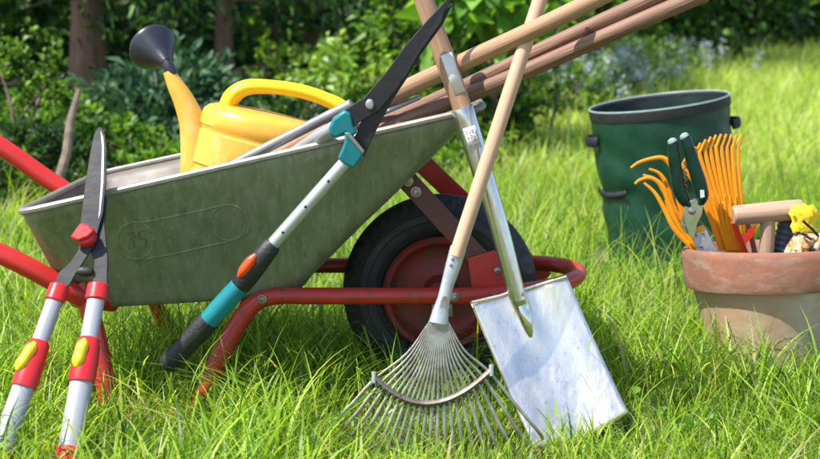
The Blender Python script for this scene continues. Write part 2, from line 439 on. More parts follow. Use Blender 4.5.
# long arching blades between the short ones
x, y = scatter(7200, 1.75, 3.4, hw)
keep = (clump_noise(x * .6 + 2, y * .6) > -.25); x, y = x[keep], y[keep]
h = RNG.uniform(.09, .21, len(x))
h *= np.where((x > .1) & (x < .62) & (y < 2.6), .62, 1) * rake_zone(x, y)
parts.append(make_blades(x, y, h, RNG.uniform(.003, .0075, len(x)), 6, GREENS, [4, 4, 2, 3, .7], bend=(.2, 1.1), lean_sd=.25))
# taller tussocks around the legs and wheel
for (cx, cy, rr, nn, hh) in [(-.45, 2.85, .16, 420, .20), (-.28, 2.80, .12, 240, .17), (-.06, 2.72, .12, 300, .15), (-.80, 2.85, .2, 380, .20), (.13, 2.52, .1, 160, .12), (-.30, 2.05, .12, 120, .10), (.6, 2.55, .12, 110, .16), (.74, 2.62, .12, 120, .17), (.22, 3.3, .2, 330, .26), (.45, 3.7, .25, 300, .25), (-.9, 3.2, .3, 400, .2), (.48,2.3,.1,120,.08), (-.05, 3.15, .2, 300, .2), (.95, 3.6, .2, 200, .24)]:
    x = RNG.normal(cx, rr, nn); y = RNG.normal(cy, rr, nn); k = in_poly_clear(x, y) & (y > 1.7); x, y = x[k], y[k]
    parts.append(make_blades(x, y, RNG.uniform(.45, 1.1, len(x)) * hh, RNG.uniform(.002, .0045, len(x)), 5, GREENS, [4, 4, 3, 2, .7], bend=(.1, .7), lean_sd=.2))
x, y = scatter(52000, 3.2, 6.4, lambda y: .31 * y + .5, .85)
c = clump_noise(x * .7, y * .7)
h = (.06 + .05 * np.clip(c + .3, 0, 1.4)) * RNG.lognormal(0, .35, len(x)) * rake_zone(x, y)
parts.append(make_blades(x, y, h, RNG.uniform(.003, .006, len(x)), 3, GREENS, WTS))
x, y = scatter(2600, 3.2, 7, lambda y: .31 * y + .5)
parts.append(make_blades(x, y, RNG.uniform(.14, .30, len(x)) * rake_zone(x, y), RNG.uniform(.0025, .006, len(x)), 4, GREENS, [3, 4, 2, 4, 1.5], lean_sd=.2))
grass_object('lawn_grass', parts)
parts = []
n = 60000
y = 6.2 + 11 * RNG.uniform(0, 1, n) ** .8; x = RNG.uniform(-.5, .36 * y + 1.2, n)
k = (y < bed_edge(x) + RNG.normal(0, .1, n)); x, y = x[k], y[k]
h = .09 * RNG.lognormal(0, .4, len(x)) * (1 + .03 * y)
parts.append(make_blades(x, y, h, RNG.uniform(.006, .012, len(x)), 2, [(.40, .56, .08), (.50, .64, .14), (.30, .46, .06), (.58, .62, .28)], [4, 4, 2, 2]))
grass_object('far_lawn_grass', parts)

x, y = scatter(260, 2.6, 6.5, hw)
V, F, C = make_blades(x, y, RNG.uniform(.18, .34, len(x)), np.full(len(x), .0018), 4, [(.30, .30, .12), (.20, .26, .07)], [1, 1], bend=(.1, .6), lean_sd=.15)
o = np_mesh('seed_stalks', V, F, C, M['grass']); tag(o, None, None, kind='stuff')
# low clover and weeds among the blades
x, y = scatter(1500, 1.8, 4.6, hw)
k = clump_noise(x * .8 + 5, y * .8) > .1; x, y = x[k], y[k]
_weeds = (x, y)
# fallen straw and dry stalks lying in the lawn
x, y = scatter(4200, 1.75, 4.2, hw)
x = np.concatenate([x, RNG.normal(.52, .10, 900), RNG.normal(-.35, .15, 500)]); y = np.concatenate([y, RNG.normal(2.85, .2, 900), RNG.normal(2.75, .12, 500)])
V, F, C = make_blades(x, y, np.full(len(x), .012), RNG.uniform(.0012, .0025, len(x)), 3, [(.46, .38, .20), (.36, .27, .13)], [1, 1], bend=(3, 11), lean_sd=.8)
o = np_mesh('straw', V, F, C, M['grass']); tag(o, None, None, kind='stuff')

# ------------------------------------------------------------------ foliage
def leaf_cloud(centers, dirs, per, lsize, lw, col, spread=.8, rad=.06, droop=.2, up=.35, cvar=.35):
    """rosettes of folded leaves; centers (n,3) dirs (n,3)"""
    n = len(centers) * per
    c = np.repeat(centers, per, 0); d = np.repeat(dirs, per, 0)
    dd = d + RNG.normal(0, spread, (n, 3)); dd[:, 2] += up
    dd /= np.linalg.norm(dd, axis=1, keepdims=True) + 1e-6
    p0 = c + RNG.normal(0, rad, (n, 3))
    L = lsize * RNG.uniform(.55, 1.25, (n, 1))
    side = np.cross(dd, RNG.normal(0, 1, (n, 3)) * .45 + np.array([0, 0, 1])); side /= np.linalg.norm(side, axis=1, keepdims=True) + 1e-6
    nrm = np.cross(side, dd)
    W = L * lw * .5
    base = p0; tip = p0 + dd * L - np.array([0, 0, 1]) * L * droop
    mid = p0 + dd * L * .48
    fold = .28
    a = mid + side * W - nrm * -W * fold; b = mid - side * W - nrm * -W * fold
    a2 = p0 + dd * L * .78 + side * W * .62 - np.array([0, 0, 1]) * L * droop * .5; b2 = p0 + dd * L * .78 - side * W * .62 - np.array([0, 0, 1]) * L * droop * .5
    V = np.stack([base, a, a2, tip, b2, b], 1).reshape(-1, 3)
    i = (np.arange(n) * 6)[:, None]
    F = np.concatenate([np.concatenate([i, i + 1, i + 2, i + 3], 1), np.concatenate([i, i + 3, i + 4, i + 5], 1)], 0)
    col = np.asarray(col, float)
    if col.ndim == 1: col = col[None]
    cc = col[RNG.integers(0, len(col), n)] * RNG.uniform(1 - cvar, 1 + cvar, (n, 1))
    return V, F, np.repeat(cc, 6, 0)
def blob_centers(n, c, r, shell=.55, squash_low=True):
    d = RNG.normal(0, 1, (n, 3)); d /= np.linalg.norm(d, axis=1, keepdims=True)
    lump = 1 + .22 * np.sin(d[:, 0] * 5 + c[0] * 3) * np.sin(d[:, 2] * 6 + c[1]) + .12 * np.sin(d[:, 1] * 9 + 2)
    rr = RNG.uniform(shell, 1, n) ** .7 * lump
    p = np.asarray(c) + d * np.asarray(r) * rr[:, None]
    return p, d
def branchy_stems(base, tops, r, m, name, parent):
    for t in tops:
        mb = MB(); t = Vector(t); b = Vector(base) + Vector((random.uniform(-.03, .03), random.uniform(-.03, .03), 0))
        midp = b.lerp(t, .5) + Vector((random.uniform(-.06, .06), random.uniform(-.06, .06), .04))
        pts = smooth_path([b, midp, t], 4)
        mb.tube(pts, [r * (1 - .7 * i / (len(pts) - 1)) for i in range(len(pts))], 6)
        mb.build(name, m, parent)
def shrub(px, d, ztop, rx, ry, n, per, lsize, lw, col, label, cat='shrub', group='shrubs in the bed behind the wheelbarrow', name='shrub', mt='leaf', spread=.8, droop=.2, zlow=0.02, up=.35, x=None):
    x = (px - 410) * d / FPX if x is None else x
    gz = float(ground_z(x, d))
    root = thing(name, label, cat, (x, d, gz), group)
    zc = gz + (ztop + zlow) / 2; rz = (ztop - zlow) / 2
    p, dr = blob_centers(n, (x, d, zc), (rx, ry, rz))
    p[:, 2] = np.maximum(p[:, 2], gz + .04)
    V, F, C = leaf_cloud(p, dr, per, lsize, lw, col, spread=spread, rad=lsize * .45, droop=droop, up=up)
    V = V - np.array([x, d, gz])
    ob = np_mesh('foliage', V, F, C, M[mt]); ob.parent = root
    k = RNG.integers(0, n, 9)
    branchy_stems((x, d, gz), [p[i] for i in k], .012, M['twig'], 'stem', root)
    return root
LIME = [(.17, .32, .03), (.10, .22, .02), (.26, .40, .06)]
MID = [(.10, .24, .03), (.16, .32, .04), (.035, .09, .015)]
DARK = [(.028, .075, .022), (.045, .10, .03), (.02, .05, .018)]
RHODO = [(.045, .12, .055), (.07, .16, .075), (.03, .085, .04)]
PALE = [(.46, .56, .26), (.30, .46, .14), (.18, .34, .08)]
shrub(8, 5.9, .74, .30, .28, 120, 20, .040, .55, [(.12, .25, .025), (.08, .17, .02), (.20, .33, .05), (.03, .07, .015)], 'lime green small leaved shrub at the far left edge')
shrub(52, 6.5, .42, .24, .24, 80, 18, .045, .5, MID, 'mid green bush just behind the leaning grey stake')
shrub(112, 6.2, .30, .30, .22, 130, 18, .045, .5, MID, 'low green bush below the thick left tree trunk')
shrub(20, 5.55, .34, .34, .15, 130, 16, .045, .5, DARK, 'dark low leafy plants behind the upper red handle')
shrub(150, 6.9, .44, .24, .26, 90, 16, .11, .26, RHODO, 'dark blue green rhododendron low behind the watering can spout', mt='leaf_gloss', spread=.7)
shrub(188, 7.3, .50, .18, .26, 90, 16, .12, .26, RHODO, 'blue green rhododendron right of the black watering can rose', mt='leaf_gloss', spread=.7)
shrub(160, 9.6, 1.35, .36, .3, 90, 16, .10, .22, DARK, 'tall dark evergreen shrub behind the watering can rose', mt='leaf_gloss')
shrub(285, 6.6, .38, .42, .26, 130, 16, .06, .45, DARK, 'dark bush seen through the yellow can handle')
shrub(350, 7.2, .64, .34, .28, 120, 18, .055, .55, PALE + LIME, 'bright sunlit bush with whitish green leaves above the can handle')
shrub(300, 8.2, .58, .33, .3, 90, 18, .05, .55, LIME, 'yellow green bush behind the pale sunlit one')
shrub(400, 7.0, .42, .28, .26, 90, 18, .06, .5, MID, 'green bush behind the black shear blades')
shrub(505, 7.4, 1.05, .42, .28, 34, 7, .20, .62, [(.16, .34, .05), (.10, .25, .04), (.20, .38, .07)], 'plant with very large bright leaves behind the rake handle top', name='large_leaved_plant', cat='plant', spread=.6, droop=.35, zlow=.70)
shrub(430, 7.9, 1.15, .40, .3, 150, 18, .07, .5, MID, 'tall green bush behind the spade handle')
shrub(470, 7.4, .34, .32, .25, 110, 16, .06, .5, DARK + MID, 'dark low bush behind the metal spade socket')
shrub(560, 9.4, .42, .42, .3, 90, 14, .05, .45, LIME + MID, 'light loose bush under the jutting tool handles', zlow=.0)
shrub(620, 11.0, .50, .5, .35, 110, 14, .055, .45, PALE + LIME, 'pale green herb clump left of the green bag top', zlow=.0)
shrub(575, 11.5, 1.35, .7, .4, 190, 18, .08, .5, MID, 'green bush rising above the jutting tool handles')
hedge_pts = [(655, 14.2, 1.5, .9), (700, 16.2, 1.9, 1.0), (752, 17.2, 2.2, 1.1), (800, 17.8, 1.9, 1.0), (850, 18.2, 2.3, 1.1), (905, 18.0, 2.0, 1.1)]
hl = ['dark green hedge bush nearest the blue flowers', 'dark green hedge bush above the bag at the lawn end', 'glossy hedge bush above the orange rake at the lawn end', 'hedge bush in the upper right corner of the lawn', 'hedge bush at the right edge beyond the lawn', 'outermost hedge bush right of the picture edge']
for (px, d, zt, rx), lb in zip(hedge_pts, hl):
    shrub(px, d, zt, rx, .7, 330, 18, .12, .5, MID + DARK, lb, name='hedge_bush', group='hedge bushes along the far edge of the lawn', mt='leaf_gloss', zlow=-.1)

# far woodland undergrowth closing the view
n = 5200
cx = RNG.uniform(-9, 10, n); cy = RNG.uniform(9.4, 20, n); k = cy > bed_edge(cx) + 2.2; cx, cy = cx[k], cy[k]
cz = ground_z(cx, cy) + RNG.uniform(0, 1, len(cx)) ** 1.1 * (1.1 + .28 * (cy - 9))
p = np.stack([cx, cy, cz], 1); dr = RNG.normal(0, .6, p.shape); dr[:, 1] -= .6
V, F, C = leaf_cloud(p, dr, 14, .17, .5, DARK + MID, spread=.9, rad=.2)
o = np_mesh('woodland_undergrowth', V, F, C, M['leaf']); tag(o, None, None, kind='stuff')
# ground cover in the bed
n = 2600
cx = RNG.uniform(-4, 3.2, n); cy = bed_edge(cx) + RNG.uniform(-.02, 1, n) ** 1.4 * 2.6
p = np.stack([cx, cy, ground_z(cx, cy) + .05 + RNG.uniform(0, .10, n)], 1); dr = np.tile([0, -.2, 1.0], (n, 1))
V, F, C = leaf_cloud(p, dr, 9, .05, .5, MID + LIME, spread=.8, rad=.05)
o = np_mesh('ground_cover', V, F, C, M['leaf']); tag(o, None, None, kind='stuff')

x, y = _weeds
p = np.stack([x, y, ground_z(x, y) + RNG.uniform(.012, .045, len(x))], 1)
V, F, C = leaf_cloud(p, np.tile([0, -.1, .8], (len(x), 1)), 4, .022, .8, [(.12, .26, .04), (.18, .34, .05)], spread=.9, rad=.012, droop=.3)
o = np_mesh('clover', V, F, C, M['leaf']); tag(o, None, None, kind='stuff')

# trees
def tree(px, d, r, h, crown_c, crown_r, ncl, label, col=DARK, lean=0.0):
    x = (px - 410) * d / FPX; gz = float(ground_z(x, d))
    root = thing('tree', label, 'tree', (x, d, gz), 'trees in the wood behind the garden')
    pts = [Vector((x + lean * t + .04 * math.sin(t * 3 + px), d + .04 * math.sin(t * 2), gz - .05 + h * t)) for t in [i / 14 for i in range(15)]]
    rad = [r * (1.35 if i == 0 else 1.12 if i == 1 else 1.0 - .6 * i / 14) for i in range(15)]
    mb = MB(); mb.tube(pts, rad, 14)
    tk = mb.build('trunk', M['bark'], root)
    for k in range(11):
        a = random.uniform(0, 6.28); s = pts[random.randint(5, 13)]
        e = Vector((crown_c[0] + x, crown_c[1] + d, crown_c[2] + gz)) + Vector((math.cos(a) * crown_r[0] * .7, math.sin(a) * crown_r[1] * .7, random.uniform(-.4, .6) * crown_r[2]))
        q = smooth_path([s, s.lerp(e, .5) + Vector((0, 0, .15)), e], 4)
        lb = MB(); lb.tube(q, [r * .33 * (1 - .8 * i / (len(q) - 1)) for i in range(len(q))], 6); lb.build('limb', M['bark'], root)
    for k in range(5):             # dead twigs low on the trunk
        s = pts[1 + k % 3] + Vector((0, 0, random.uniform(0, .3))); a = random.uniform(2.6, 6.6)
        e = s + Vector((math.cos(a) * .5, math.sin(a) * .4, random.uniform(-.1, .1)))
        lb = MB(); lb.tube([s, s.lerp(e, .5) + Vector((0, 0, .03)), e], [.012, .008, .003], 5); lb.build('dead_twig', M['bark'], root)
    p, dr = blob_centers(ncl, (crown_c[0] + x, crown_c[1] + d, crown_c[2] + gz), crown_r, shell=.25)  # crowns out of view, mostly shifted sunward off the trunks to shade the bed
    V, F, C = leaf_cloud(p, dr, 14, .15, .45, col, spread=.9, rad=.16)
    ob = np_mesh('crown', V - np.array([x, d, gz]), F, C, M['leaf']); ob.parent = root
tree(88, 8.6, .105, 5.6, (-1.7, -.6, 3.6), (1.1, 1.3, 1.1), 360, 'thick brown trunk left of the watering can rose')
tree(231, 9.0, .058, 5.2, (-1.6, -.4, 3.4), (1.1, 1.2, 1.0), 300, 'slim reddish trunk above the yellow can body')
tree(272, 10.6, .035, 4.2, (-1.2, -.4, 3.2), (1.0, 1.1, .9), 180, 'thin bare stem right of the slim reddish trunk')
tree(318, 11.2, .07, 5.6, (-1.2, -.3, 3.8), (1.4, 1.2, 1.2), 300, 'dark trunk in the wood behind the pale bush')
tree(405, 9.6, .016, 3.4, (0, 0, 2.7), (.8, .8, .7), 90, 'whippy young tree just left of the spade handle', col=MID)
tree(-70, 9.2, .10, 5.4, (-.6, -.2, 3.4), (1.3, 1.3, 1.3), 260, 'trunk in the wood left of the picture edge')
tree(520, 13.5, .08, 5.6, (0, -.5, 3.9), (2.0, 1.6, 1.5), 300, 'trunk hidden behind the large leaved plant', col=MID)

# low hanging evergreen boughs against the dark wood
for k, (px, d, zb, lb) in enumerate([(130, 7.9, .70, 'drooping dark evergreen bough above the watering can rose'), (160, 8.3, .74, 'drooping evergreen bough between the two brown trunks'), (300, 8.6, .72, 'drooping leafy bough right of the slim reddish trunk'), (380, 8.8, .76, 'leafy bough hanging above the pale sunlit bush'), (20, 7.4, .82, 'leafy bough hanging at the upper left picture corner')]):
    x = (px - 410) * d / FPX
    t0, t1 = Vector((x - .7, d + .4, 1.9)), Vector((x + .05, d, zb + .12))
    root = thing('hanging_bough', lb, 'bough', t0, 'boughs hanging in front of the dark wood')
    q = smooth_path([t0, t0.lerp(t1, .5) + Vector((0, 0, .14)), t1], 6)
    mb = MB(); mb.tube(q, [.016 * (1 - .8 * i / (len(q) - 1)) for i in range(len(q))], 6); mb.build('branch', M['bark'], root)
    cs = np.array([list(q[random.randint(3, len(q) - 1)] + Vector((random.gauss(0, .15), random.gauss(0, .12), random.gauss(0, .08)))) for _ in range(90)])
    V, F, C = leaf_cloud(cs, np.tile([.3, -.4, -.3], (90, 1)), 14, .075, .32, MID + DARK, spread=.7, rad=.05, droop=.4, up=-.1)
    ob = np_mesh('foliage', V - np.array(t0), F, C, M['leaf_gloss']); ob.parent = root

# stake, log, flowers
mb = MB(); a, b = P(58, 182, 5.15), P(79, 90, 5.35)
b0 = a + (a - b) * .45
mb.tube([b0, a, a.lerp(b, .3) + Vector((.008, 0, 0)), a.lerp(b, .65) + Vector((-.006, 0, .0)), b], [.019, .019, .018, .016, .010], 9)
tag(mb.build('wooden_stake', M['twig'], None), 'grey brown rough stake leaning in the bed left of the shears', 'stake')
mb = MB(); q = P(-30, 233, 5.25); e = P(34, 226, 5.22)
mb.tube([q - Vector((.5, 0, .02)), q, q.lerp(e, .5) + Vector((0, 0, .004)), e], [.036, .036, .034, .031], 12)
tag(mb.build('log', M['twig'], None), 'old round log edging the bed at the left picture edge', 'log')

def flower_plant(px, d, n, h, r, colr, label, group, psize=.011, stems=10, name='flowering_plant'):
    x = (px - 410) * d / FPX; gz = float(ground_z(x, d))
    root = thing(name, label, 'flowering plant', (x, d, gz), group)
    tops = [Vector((x + random.gauss(0, r), d + random.gauss(0, r * .8), gz + h * random.uniform(.55, 1.05))) for _ in range(stems)]
    for t in tops:
        mb = MB(); b = Vector((x + random.gauss(0, r * .4), d, gz)); mb.tube([b, b.lerp(t, .55) + Vector((0, 0, .03)), t], [.004, .003, .002], 5)
        mb.build('stem', M['stem'], root)
    cs = np.array([list(t - Vector((0, 0, random.uniform(0, h * .28)))) for t in tops for _ in range(n)])
    V, F, C = leaf_cloud(cs, np.tile([0, -.3, .4], (len(cs), 1)), 6, psize, .8, colr, spread=1.2, rad=psize * 1.2)
    ob = np_mesh('blossom', V - np.array([x, d, gz]), F, C, M['petal']); ob.parent = root
    cs = np.array([list(t.lerp(Vector((x, d, gz)), random.uniform(.2, .95))) for t in tops for _ in range(6)])
    V, F, C = leaf_cloud(cs, np.tile([0, 0, .5], (len(cs), 1)), 4, .05, .35, LIME + MID, spread=1, rad=.03)
    ob = np_mesh('foliage', V - np.array([x, d, gz]), F, C, M['leaf']); ob.parent = root
LIL = [(.36, .42, .85), (.46, .50, .88), (.62, .68, .86), (.25, .36, .12), (.34, .44, .2)]
fl = [(520, 9.3, 'pale lilac flower spray seen between rake handle and sapling'), (540, 10.2, 'lilac flower spray just right of the rake handle'), (560, 9.6, 'leftmost pale lilac flower spray below the jutting handles'), (590, 9.9, 'pale lilac flower spray under the lower wooden handle'), (612, 10.3, 'pale blue flower spray above the bag left rim'),
      (634, 10.8, 'lilac blue flower spray above the bag opening'), (655, 11.4, 'pale blue flower spray nearest the hedge bushes'), (678, 12.2, 'thin whitish flower spray at the hedge foot')]
for px, d, lb in fl: flower_plant(px, d, 12, .42, .26, LIL, lb, 'pale blue flower sprays left of the green bag', psize=.020, stems=15)
flower_plant(46, 5.6, 5, .30, .05, [(.06, .05, .32), (.10, .09, .42)], 'small violet blue flowers beside the leaning stake', None, psize=.02, stems=7, name='bluebell')
flower_plant(262, 6.2, 4, .42, .12, [(.35, .42, .40), (.5, .56, .55)], 'wispy plant with tiny whitish flowers behind the can', None, psize=.012, stems=14)
# thin sapling stems by the socket
for k, (a, b, lb) in enumerate([((518, 150, 7.6), (530, 60, 7.7), 'thin upright sapling stem right of the spade socket'), ((548, 148, 7.9), (556, 55, 8.0), 'thin sapling stem right of the rake handle')]):
    a, b = P(*a), P(*b); x, d = a.x, a.y; gz = float(ground_z(x, d))
    root = thing('sapling', lb, 'sapling', (x, d, gz), 'thin saplings behind the rake handle')
    mb = MB(); mb.tube([Vector((x, d, gz)), a.lerp(b, .5) + Vector((.02, 0, 0)), b, b + (b - a) * 1.2], [.009, .007, .006, .003], 6)
    for q in range(7):
        s = a.lerp(b, random.uniform(.1, 2)); mb.tube([s, s + Vector((random.uniform(-.2, .2), 0, random.uniform(.05, .2)))], [.004, .002], 5)
    mb.build('trunk', M['twig'], root)
    cs = np.array([list(a.lerp(b, random.uniform(.2, 2.2)) + Vector((random.gauss(0, .12), random.gauss(0, .1), 0))) for _ in range(60)])
    V, F, C = leaf_cloud(cs, np.tile([0, 0, .3], (60, 1)), 5, .07, .45, LIME + MID, spread=1, rad=.05)
    ob = np_mesh('crown', V - np.array([x, d, gz]), F, C, M['leaf']); ob.parent = root

# ------------------------------------------------------------------ wheelbarrow
WB = thing('wheelbarrow', 'worn green grey steel wheelbarrow on a red tube frame standing in the grass', 'wheelbarrow', (-.25, 2.83, 0))
XB, XF = -.712, .135
def rounded(x0, x1, y0b, y1b, y0f, y1f, rad, n=8, m=14):
    # outline, counter-clockwise from the near-left corner; near/far edges may taper
    c = [(x0, y0b), (x1, y0f), (x1, y1f), (x0, y1b)]
    pts = []
    for i in range(4):
        p = Vector((*c[i], 0)); a = Vector((*c[i - 1], 0)); b = Vector((*c[(i + 1) % 4], 0))
        s = p + (a - p).normalized() * rad; e = p + (b - p).normalized() * rad
        for k in range(n + 1):
            t = k / n
            pts.append(s * (1 - t) ** 2 + p * 2 * t * (1 - t) + e * t * t)
        nx = Vector((*c[(i + 1) % 4], 0)); e2 = nx + (p - nx).normalized() * rad
        for k in range(1, m): pts.append(e.lerp(e2, k / m))
    return pts
top = rounded(XB, XF, 2.50, 3.16, 2.555, 3.08, .055)
bot = rounded(-.665, -.245, 2.682, 2.985, 2.682, 2.985, .05)
ztop = lambda x: .404 + (x - XB) * .222
zbot = lambda x: .217 + (x + .245) * .06
prof = [(0, 0), (.03, .006), (.065, .02), (.10, .05), (.135, .10), (.20, .17), (.30, .275), (.42, .40), (.55, .53), (.68, .665), (.8, .79), (.9, .895), (1, 1)]
NP = len(top)
V, F = [], []
cb = Vector((-.44, 2.83, 0))
for f in (0.02, .5, .85):
    for p in bot: q = cb.lerp(p, f); V.append(Vector((q.x, q.y, zbot(q.x) + .0)))
for (o_, h_) in prof:
    for b_, t_ in zip(bot, top):
        q = b_.lerp(t_, o_); z0 = zbot(b_.x); V.append(Vector((q.x, q.y, z0 + h_ * (ztop(t_.x) - z0))))
rows = 3 + len(prof)
for j in range(rows - 1):
    for k in range(NP):
        k2 = (k + 1) % NP; F.append((j * NP + k, j * NP + k2, (j + 1) * NP + k2, (j + 1) * NP + k))
F.append(tuple(range(NP)))
mb = MB(); mb.add(V, F)
tub_bvh = BVHTree.FromPolygons([tuple(v) for v in V], F)
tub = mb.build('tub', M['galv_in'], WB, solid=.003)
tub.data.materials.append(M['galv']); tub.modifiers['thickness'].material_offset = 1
rimpts = [Vector((p.x, p.y, ztop(p.x))) for p in top]
mb = MB()
cen = Vector((sum(p.x for p in rimpts) / NP, sum(p.y for p in rimpts) / NP, 0))
pts = rimpts + [rimpts[0]]
mb.tube(pts, .0068, 8, caps=False)
mb.build('rim', M['rim'], tub)
# pressed oval mark with two circles and worn characters
def on_wall(px, py):
    o_ = Vector((0, 0, CAM_H)); r = ray(px, py).normalized()
    h = tub_bvh.ray_cast(o_, r)
    return h[0] - r * .0005
mb = MB()
def circ(cx, cy, r, ry=None): return [(cx + r * math.cos(a), cy + (ry or r) * math.sin(a)) for a in [i * 2 * math.pi / 28 for i in range(29)]]
def wallline(pix, r=.0021):
    q = smooth_path([on_wall(*p) for p in pix], 3) if len(pix) < 20 else [on_wall(*p) for p in pix]
    mb.tube([p + Vector((0, .0032, 0)) for p in q], .0050, 12)
def groove(pix, r): gm.tube([on_wall(*p) for p in pix], r, 6)
gm = MB()
groove(circ(135, 240, 20.2), .0009); groove(circ(228, 222, 19.8), .0007); groove([(138, 261.5), (170, 256.5), (205, 248.5), (232, 242.5)], .0011)
wallline(circ(135, 240, 18.5)); wallline(circ(228, 222, 18))
wallline([(140, 222), (165, 217.5), (200, 210), (222, 204.5)], .0023); wallline([(138, 259), (170, 254), (205, 246), (232, 240), (246, 233), (250, 222)], .0030)
mb.build('pressed_oval', M['galv'], tub); gm.build('pressed_groove_shade', M['ridge'], tub)  # thin dark lines draw the shade beside the raised oval
mb = MB()
def wallline(pix, r=.002): mb.tube([on_wall(*p) for p in pix], r, 8)
wallline([(128, 233), (133, 232), (134, 236), (130, 239), (134, 241), (134, 247), (128, 248)], .0024)
wallline([(145, 230), (139, 231), (139, 238), (146, 239), (146, 246), (140, 247)], .0024)
wallline([(129, 240), (129, 246)], .0014)
mb.build('pressed_mark', M['ridge'], tub)

def wb(px, py, d): return P(px, py, d)
RZ, YN, YF = .222, 2.66, 3.0
r_ = .0165
loopc = Vector((.165, (YN + YF) / 2, RZ)); rr = (YF - YN) / 2
arc = [loopc + Vector((math.sin(a) * rr * 1.06, -math.cos(a) * rr, .004 + .012 * math.sin(a))) for a in [math.pi * i / 18 for i in range(19)]]
nearfoot, farfoot = wb(197, 410, 2.62), wb(238, 364, 3.10)
def leg_curve(y, foot, back, xt, yt2):
    return smooth_path([Vector((xt + .12, y, RZ)), Vector((xt + .035, y, RZ - .002)), Vector((xt - .012, y - (.006 if y < 2.8 else -.01), RZ - .03)), Vector((xt, y, RZ)).lerp(foot, .5) + Vector((-.004, 0, 0)), foot], 7)
mb = MB()
near = leg_curve(YN, Vector((nearfoot.x, 2.62, .012)), None, -.305, 0)
far = leg_curve(YF, Vector((farfoot.x, 3.08, .012)), None, -.325, 0)
leg_n = len(near)
path = list(reversed(near))[:-1] + [Vector((x_, YN, RZ)) for x_ in (-.1, 0, .1)] + arc + [Vector((x_, YF, RZ)) for x_ in (.1, 0, -.1)] + far[1:]
mb.tube(path, [.0185 if i < 12 or i > len(path) - 13 else r_ + .002 * max(0, 1 - (i - 11) / 8 if i < len(path) / 2 else 1 - (len(path) - 12 - i) / 8) for i in range(len(path))], 18)
mb.build('frame', M['red'], WB)
# rear leg pairs, foot bars and handles
for (y, yf, foot, rear, topx, lab) in ((2.63, 2.60, nearfoot.x, wb(112, 414, 2.62).x, -.612, 0), (3.03, 3.08, farfoot.x, wb(178, 372, 3.1).x, -.595, 1)):
    mb = MB()
    q = smooth_path([Vector((topx - .022, y, RZ + .030)), Vector((topx - .004, y, RZ - .01)), Vector((topx, y, RZ)).lerp(Vector((rear, yf, .012)), .55), Vector((rear + .003, yf, .016)), Vector((rear + .03, yf, -.006)), Vector((foot, yf, -.006))], 6)
    mb.tube(q, .0195 if lab == 0 else .0165, 16)
    mb.build('leg', M['red'], WB)
def handle(pts, r, d):
    P_ = [wb(*p) for p in pts]
    q = smooth_path(P_, 7)
    mb = MB(); mb.tube(q, r, 16); h = mb.build('handle', M['red_handle'], WB)
    e = q[0]; dr = (q[0] - q[3]).normalized()
    mb = MB(); mb.tube(line(e - dr * .03, e + dr * .12, 8), [r + .001, r + .004, r + .003, r + .005, r + .003, r + .005, r + .003, r + .004, r], 16); mb.build('grip', M['black_grip'], h)
handle([(-230, 155, 2.6), (-120, 200, 2.6), (-40, 236, 2.6), (20, 263, 2.6), (62, 286, 2.61), (84, 298, 2.63), (112, 302, 2.70)], .0195, 2.6)
handle([(-160, 65, 3.06), (-80, 95, 3.06), (0, 146, 3.06), (40, 174, 3.06), (90, 210, 3.05), (150, 275, 3.03)], .0205, 3.05)
# braces from the tub front to the frame
mb = MB()
def strap(a, b, w, th, nrm=(0, -1, 0)):
    a, b = Vector(a), Vector(b); d = (b - a).normalized(); n = Vector(nrm); s = d.cross(n).normalized() * w / 2
    mb.prism([a - s, a + s, b + s, b - s], n, th)
strap(wb(398, 170, 2.70), wb(487, 268, 2.675), .040, .006)
mb.build('brace', M['red_dark'], WB, bevel=.0015)
mb = MB()
strap(wb(422, 163, 2.96), wb(545, 280, 2.985), .042, .006)
mb.build('brace', M['red'], WB, bevel=.0015)
mb = MB(); mb.prism([wb(*p, 2.668) for p in [(468, 258), (494, 250), (508, 262), (509, 292), (472, 292)]], (0, -1, 0), .006)
br = mb.build('bracket', M['red'], WB, bevel=.0015)
mb = MB(); c0 = wb(497, 270, 2.662); mb.lathe([(0.0001, .008), (.006, .007), (.008, .003), (.0085, 0)], c0, (0, -1, 0), 14); mb.build('bolt', M['steel_bolt'], br)
# tub cross support under the front
for (x_, y_, d_, rr2) in ((408, 181, 2.692, .007), (416, 192, 2.688, .007), (262, 299, 2.642, .006), (455, 297, 2.642, .006)):
    mb = MB(); mb.lathe([(.0001, .006), (rr2 * .8, .005), (rr2, .002), (rr2 * 1.5, .0015), (rr2 * 1.5, -.002)], P(x_, y_, d_), (0, -1, 0), 12); mb.build('bolt', M['steel_bolt'], WB)
# wheel
WC = Vector((.062, 2.83, .2))
wheel = thing('wheel', '', '', WC); del wheel['label'], wheel['category']; wheel.parent = WB; wheel.location = WC - WB.location
mb = MB()
tp = []
for i in range(33):                # tyre section
    a = math.pi * 2 * i / 32
    w_, h_ = .047 * math.cos(a), .046 * math.sin(a)
    if abs(math.sin(a)) < .3 : w_ *= 1.03
    tp.append((.152 + h_ * 1.02, w_))
tp = tp[:-1]
def tread(r, h, a, j):
    if r > .186 and abs(h) < .036:
        g = math.sin(a * 46 + (h * 90)) > .35
        if abs(abs(h) - .016) < .006: return r - .004, h
        return (r - .004 if g and abs(h) > .018 else r + .001), h
    if .176 < r <= .186 and math.sin(a * 46) > .3: return r - .003, h
    return r, h
mb.lathe(tp, WC, (0, 1, 0), 276, closed=True, fn=tread)
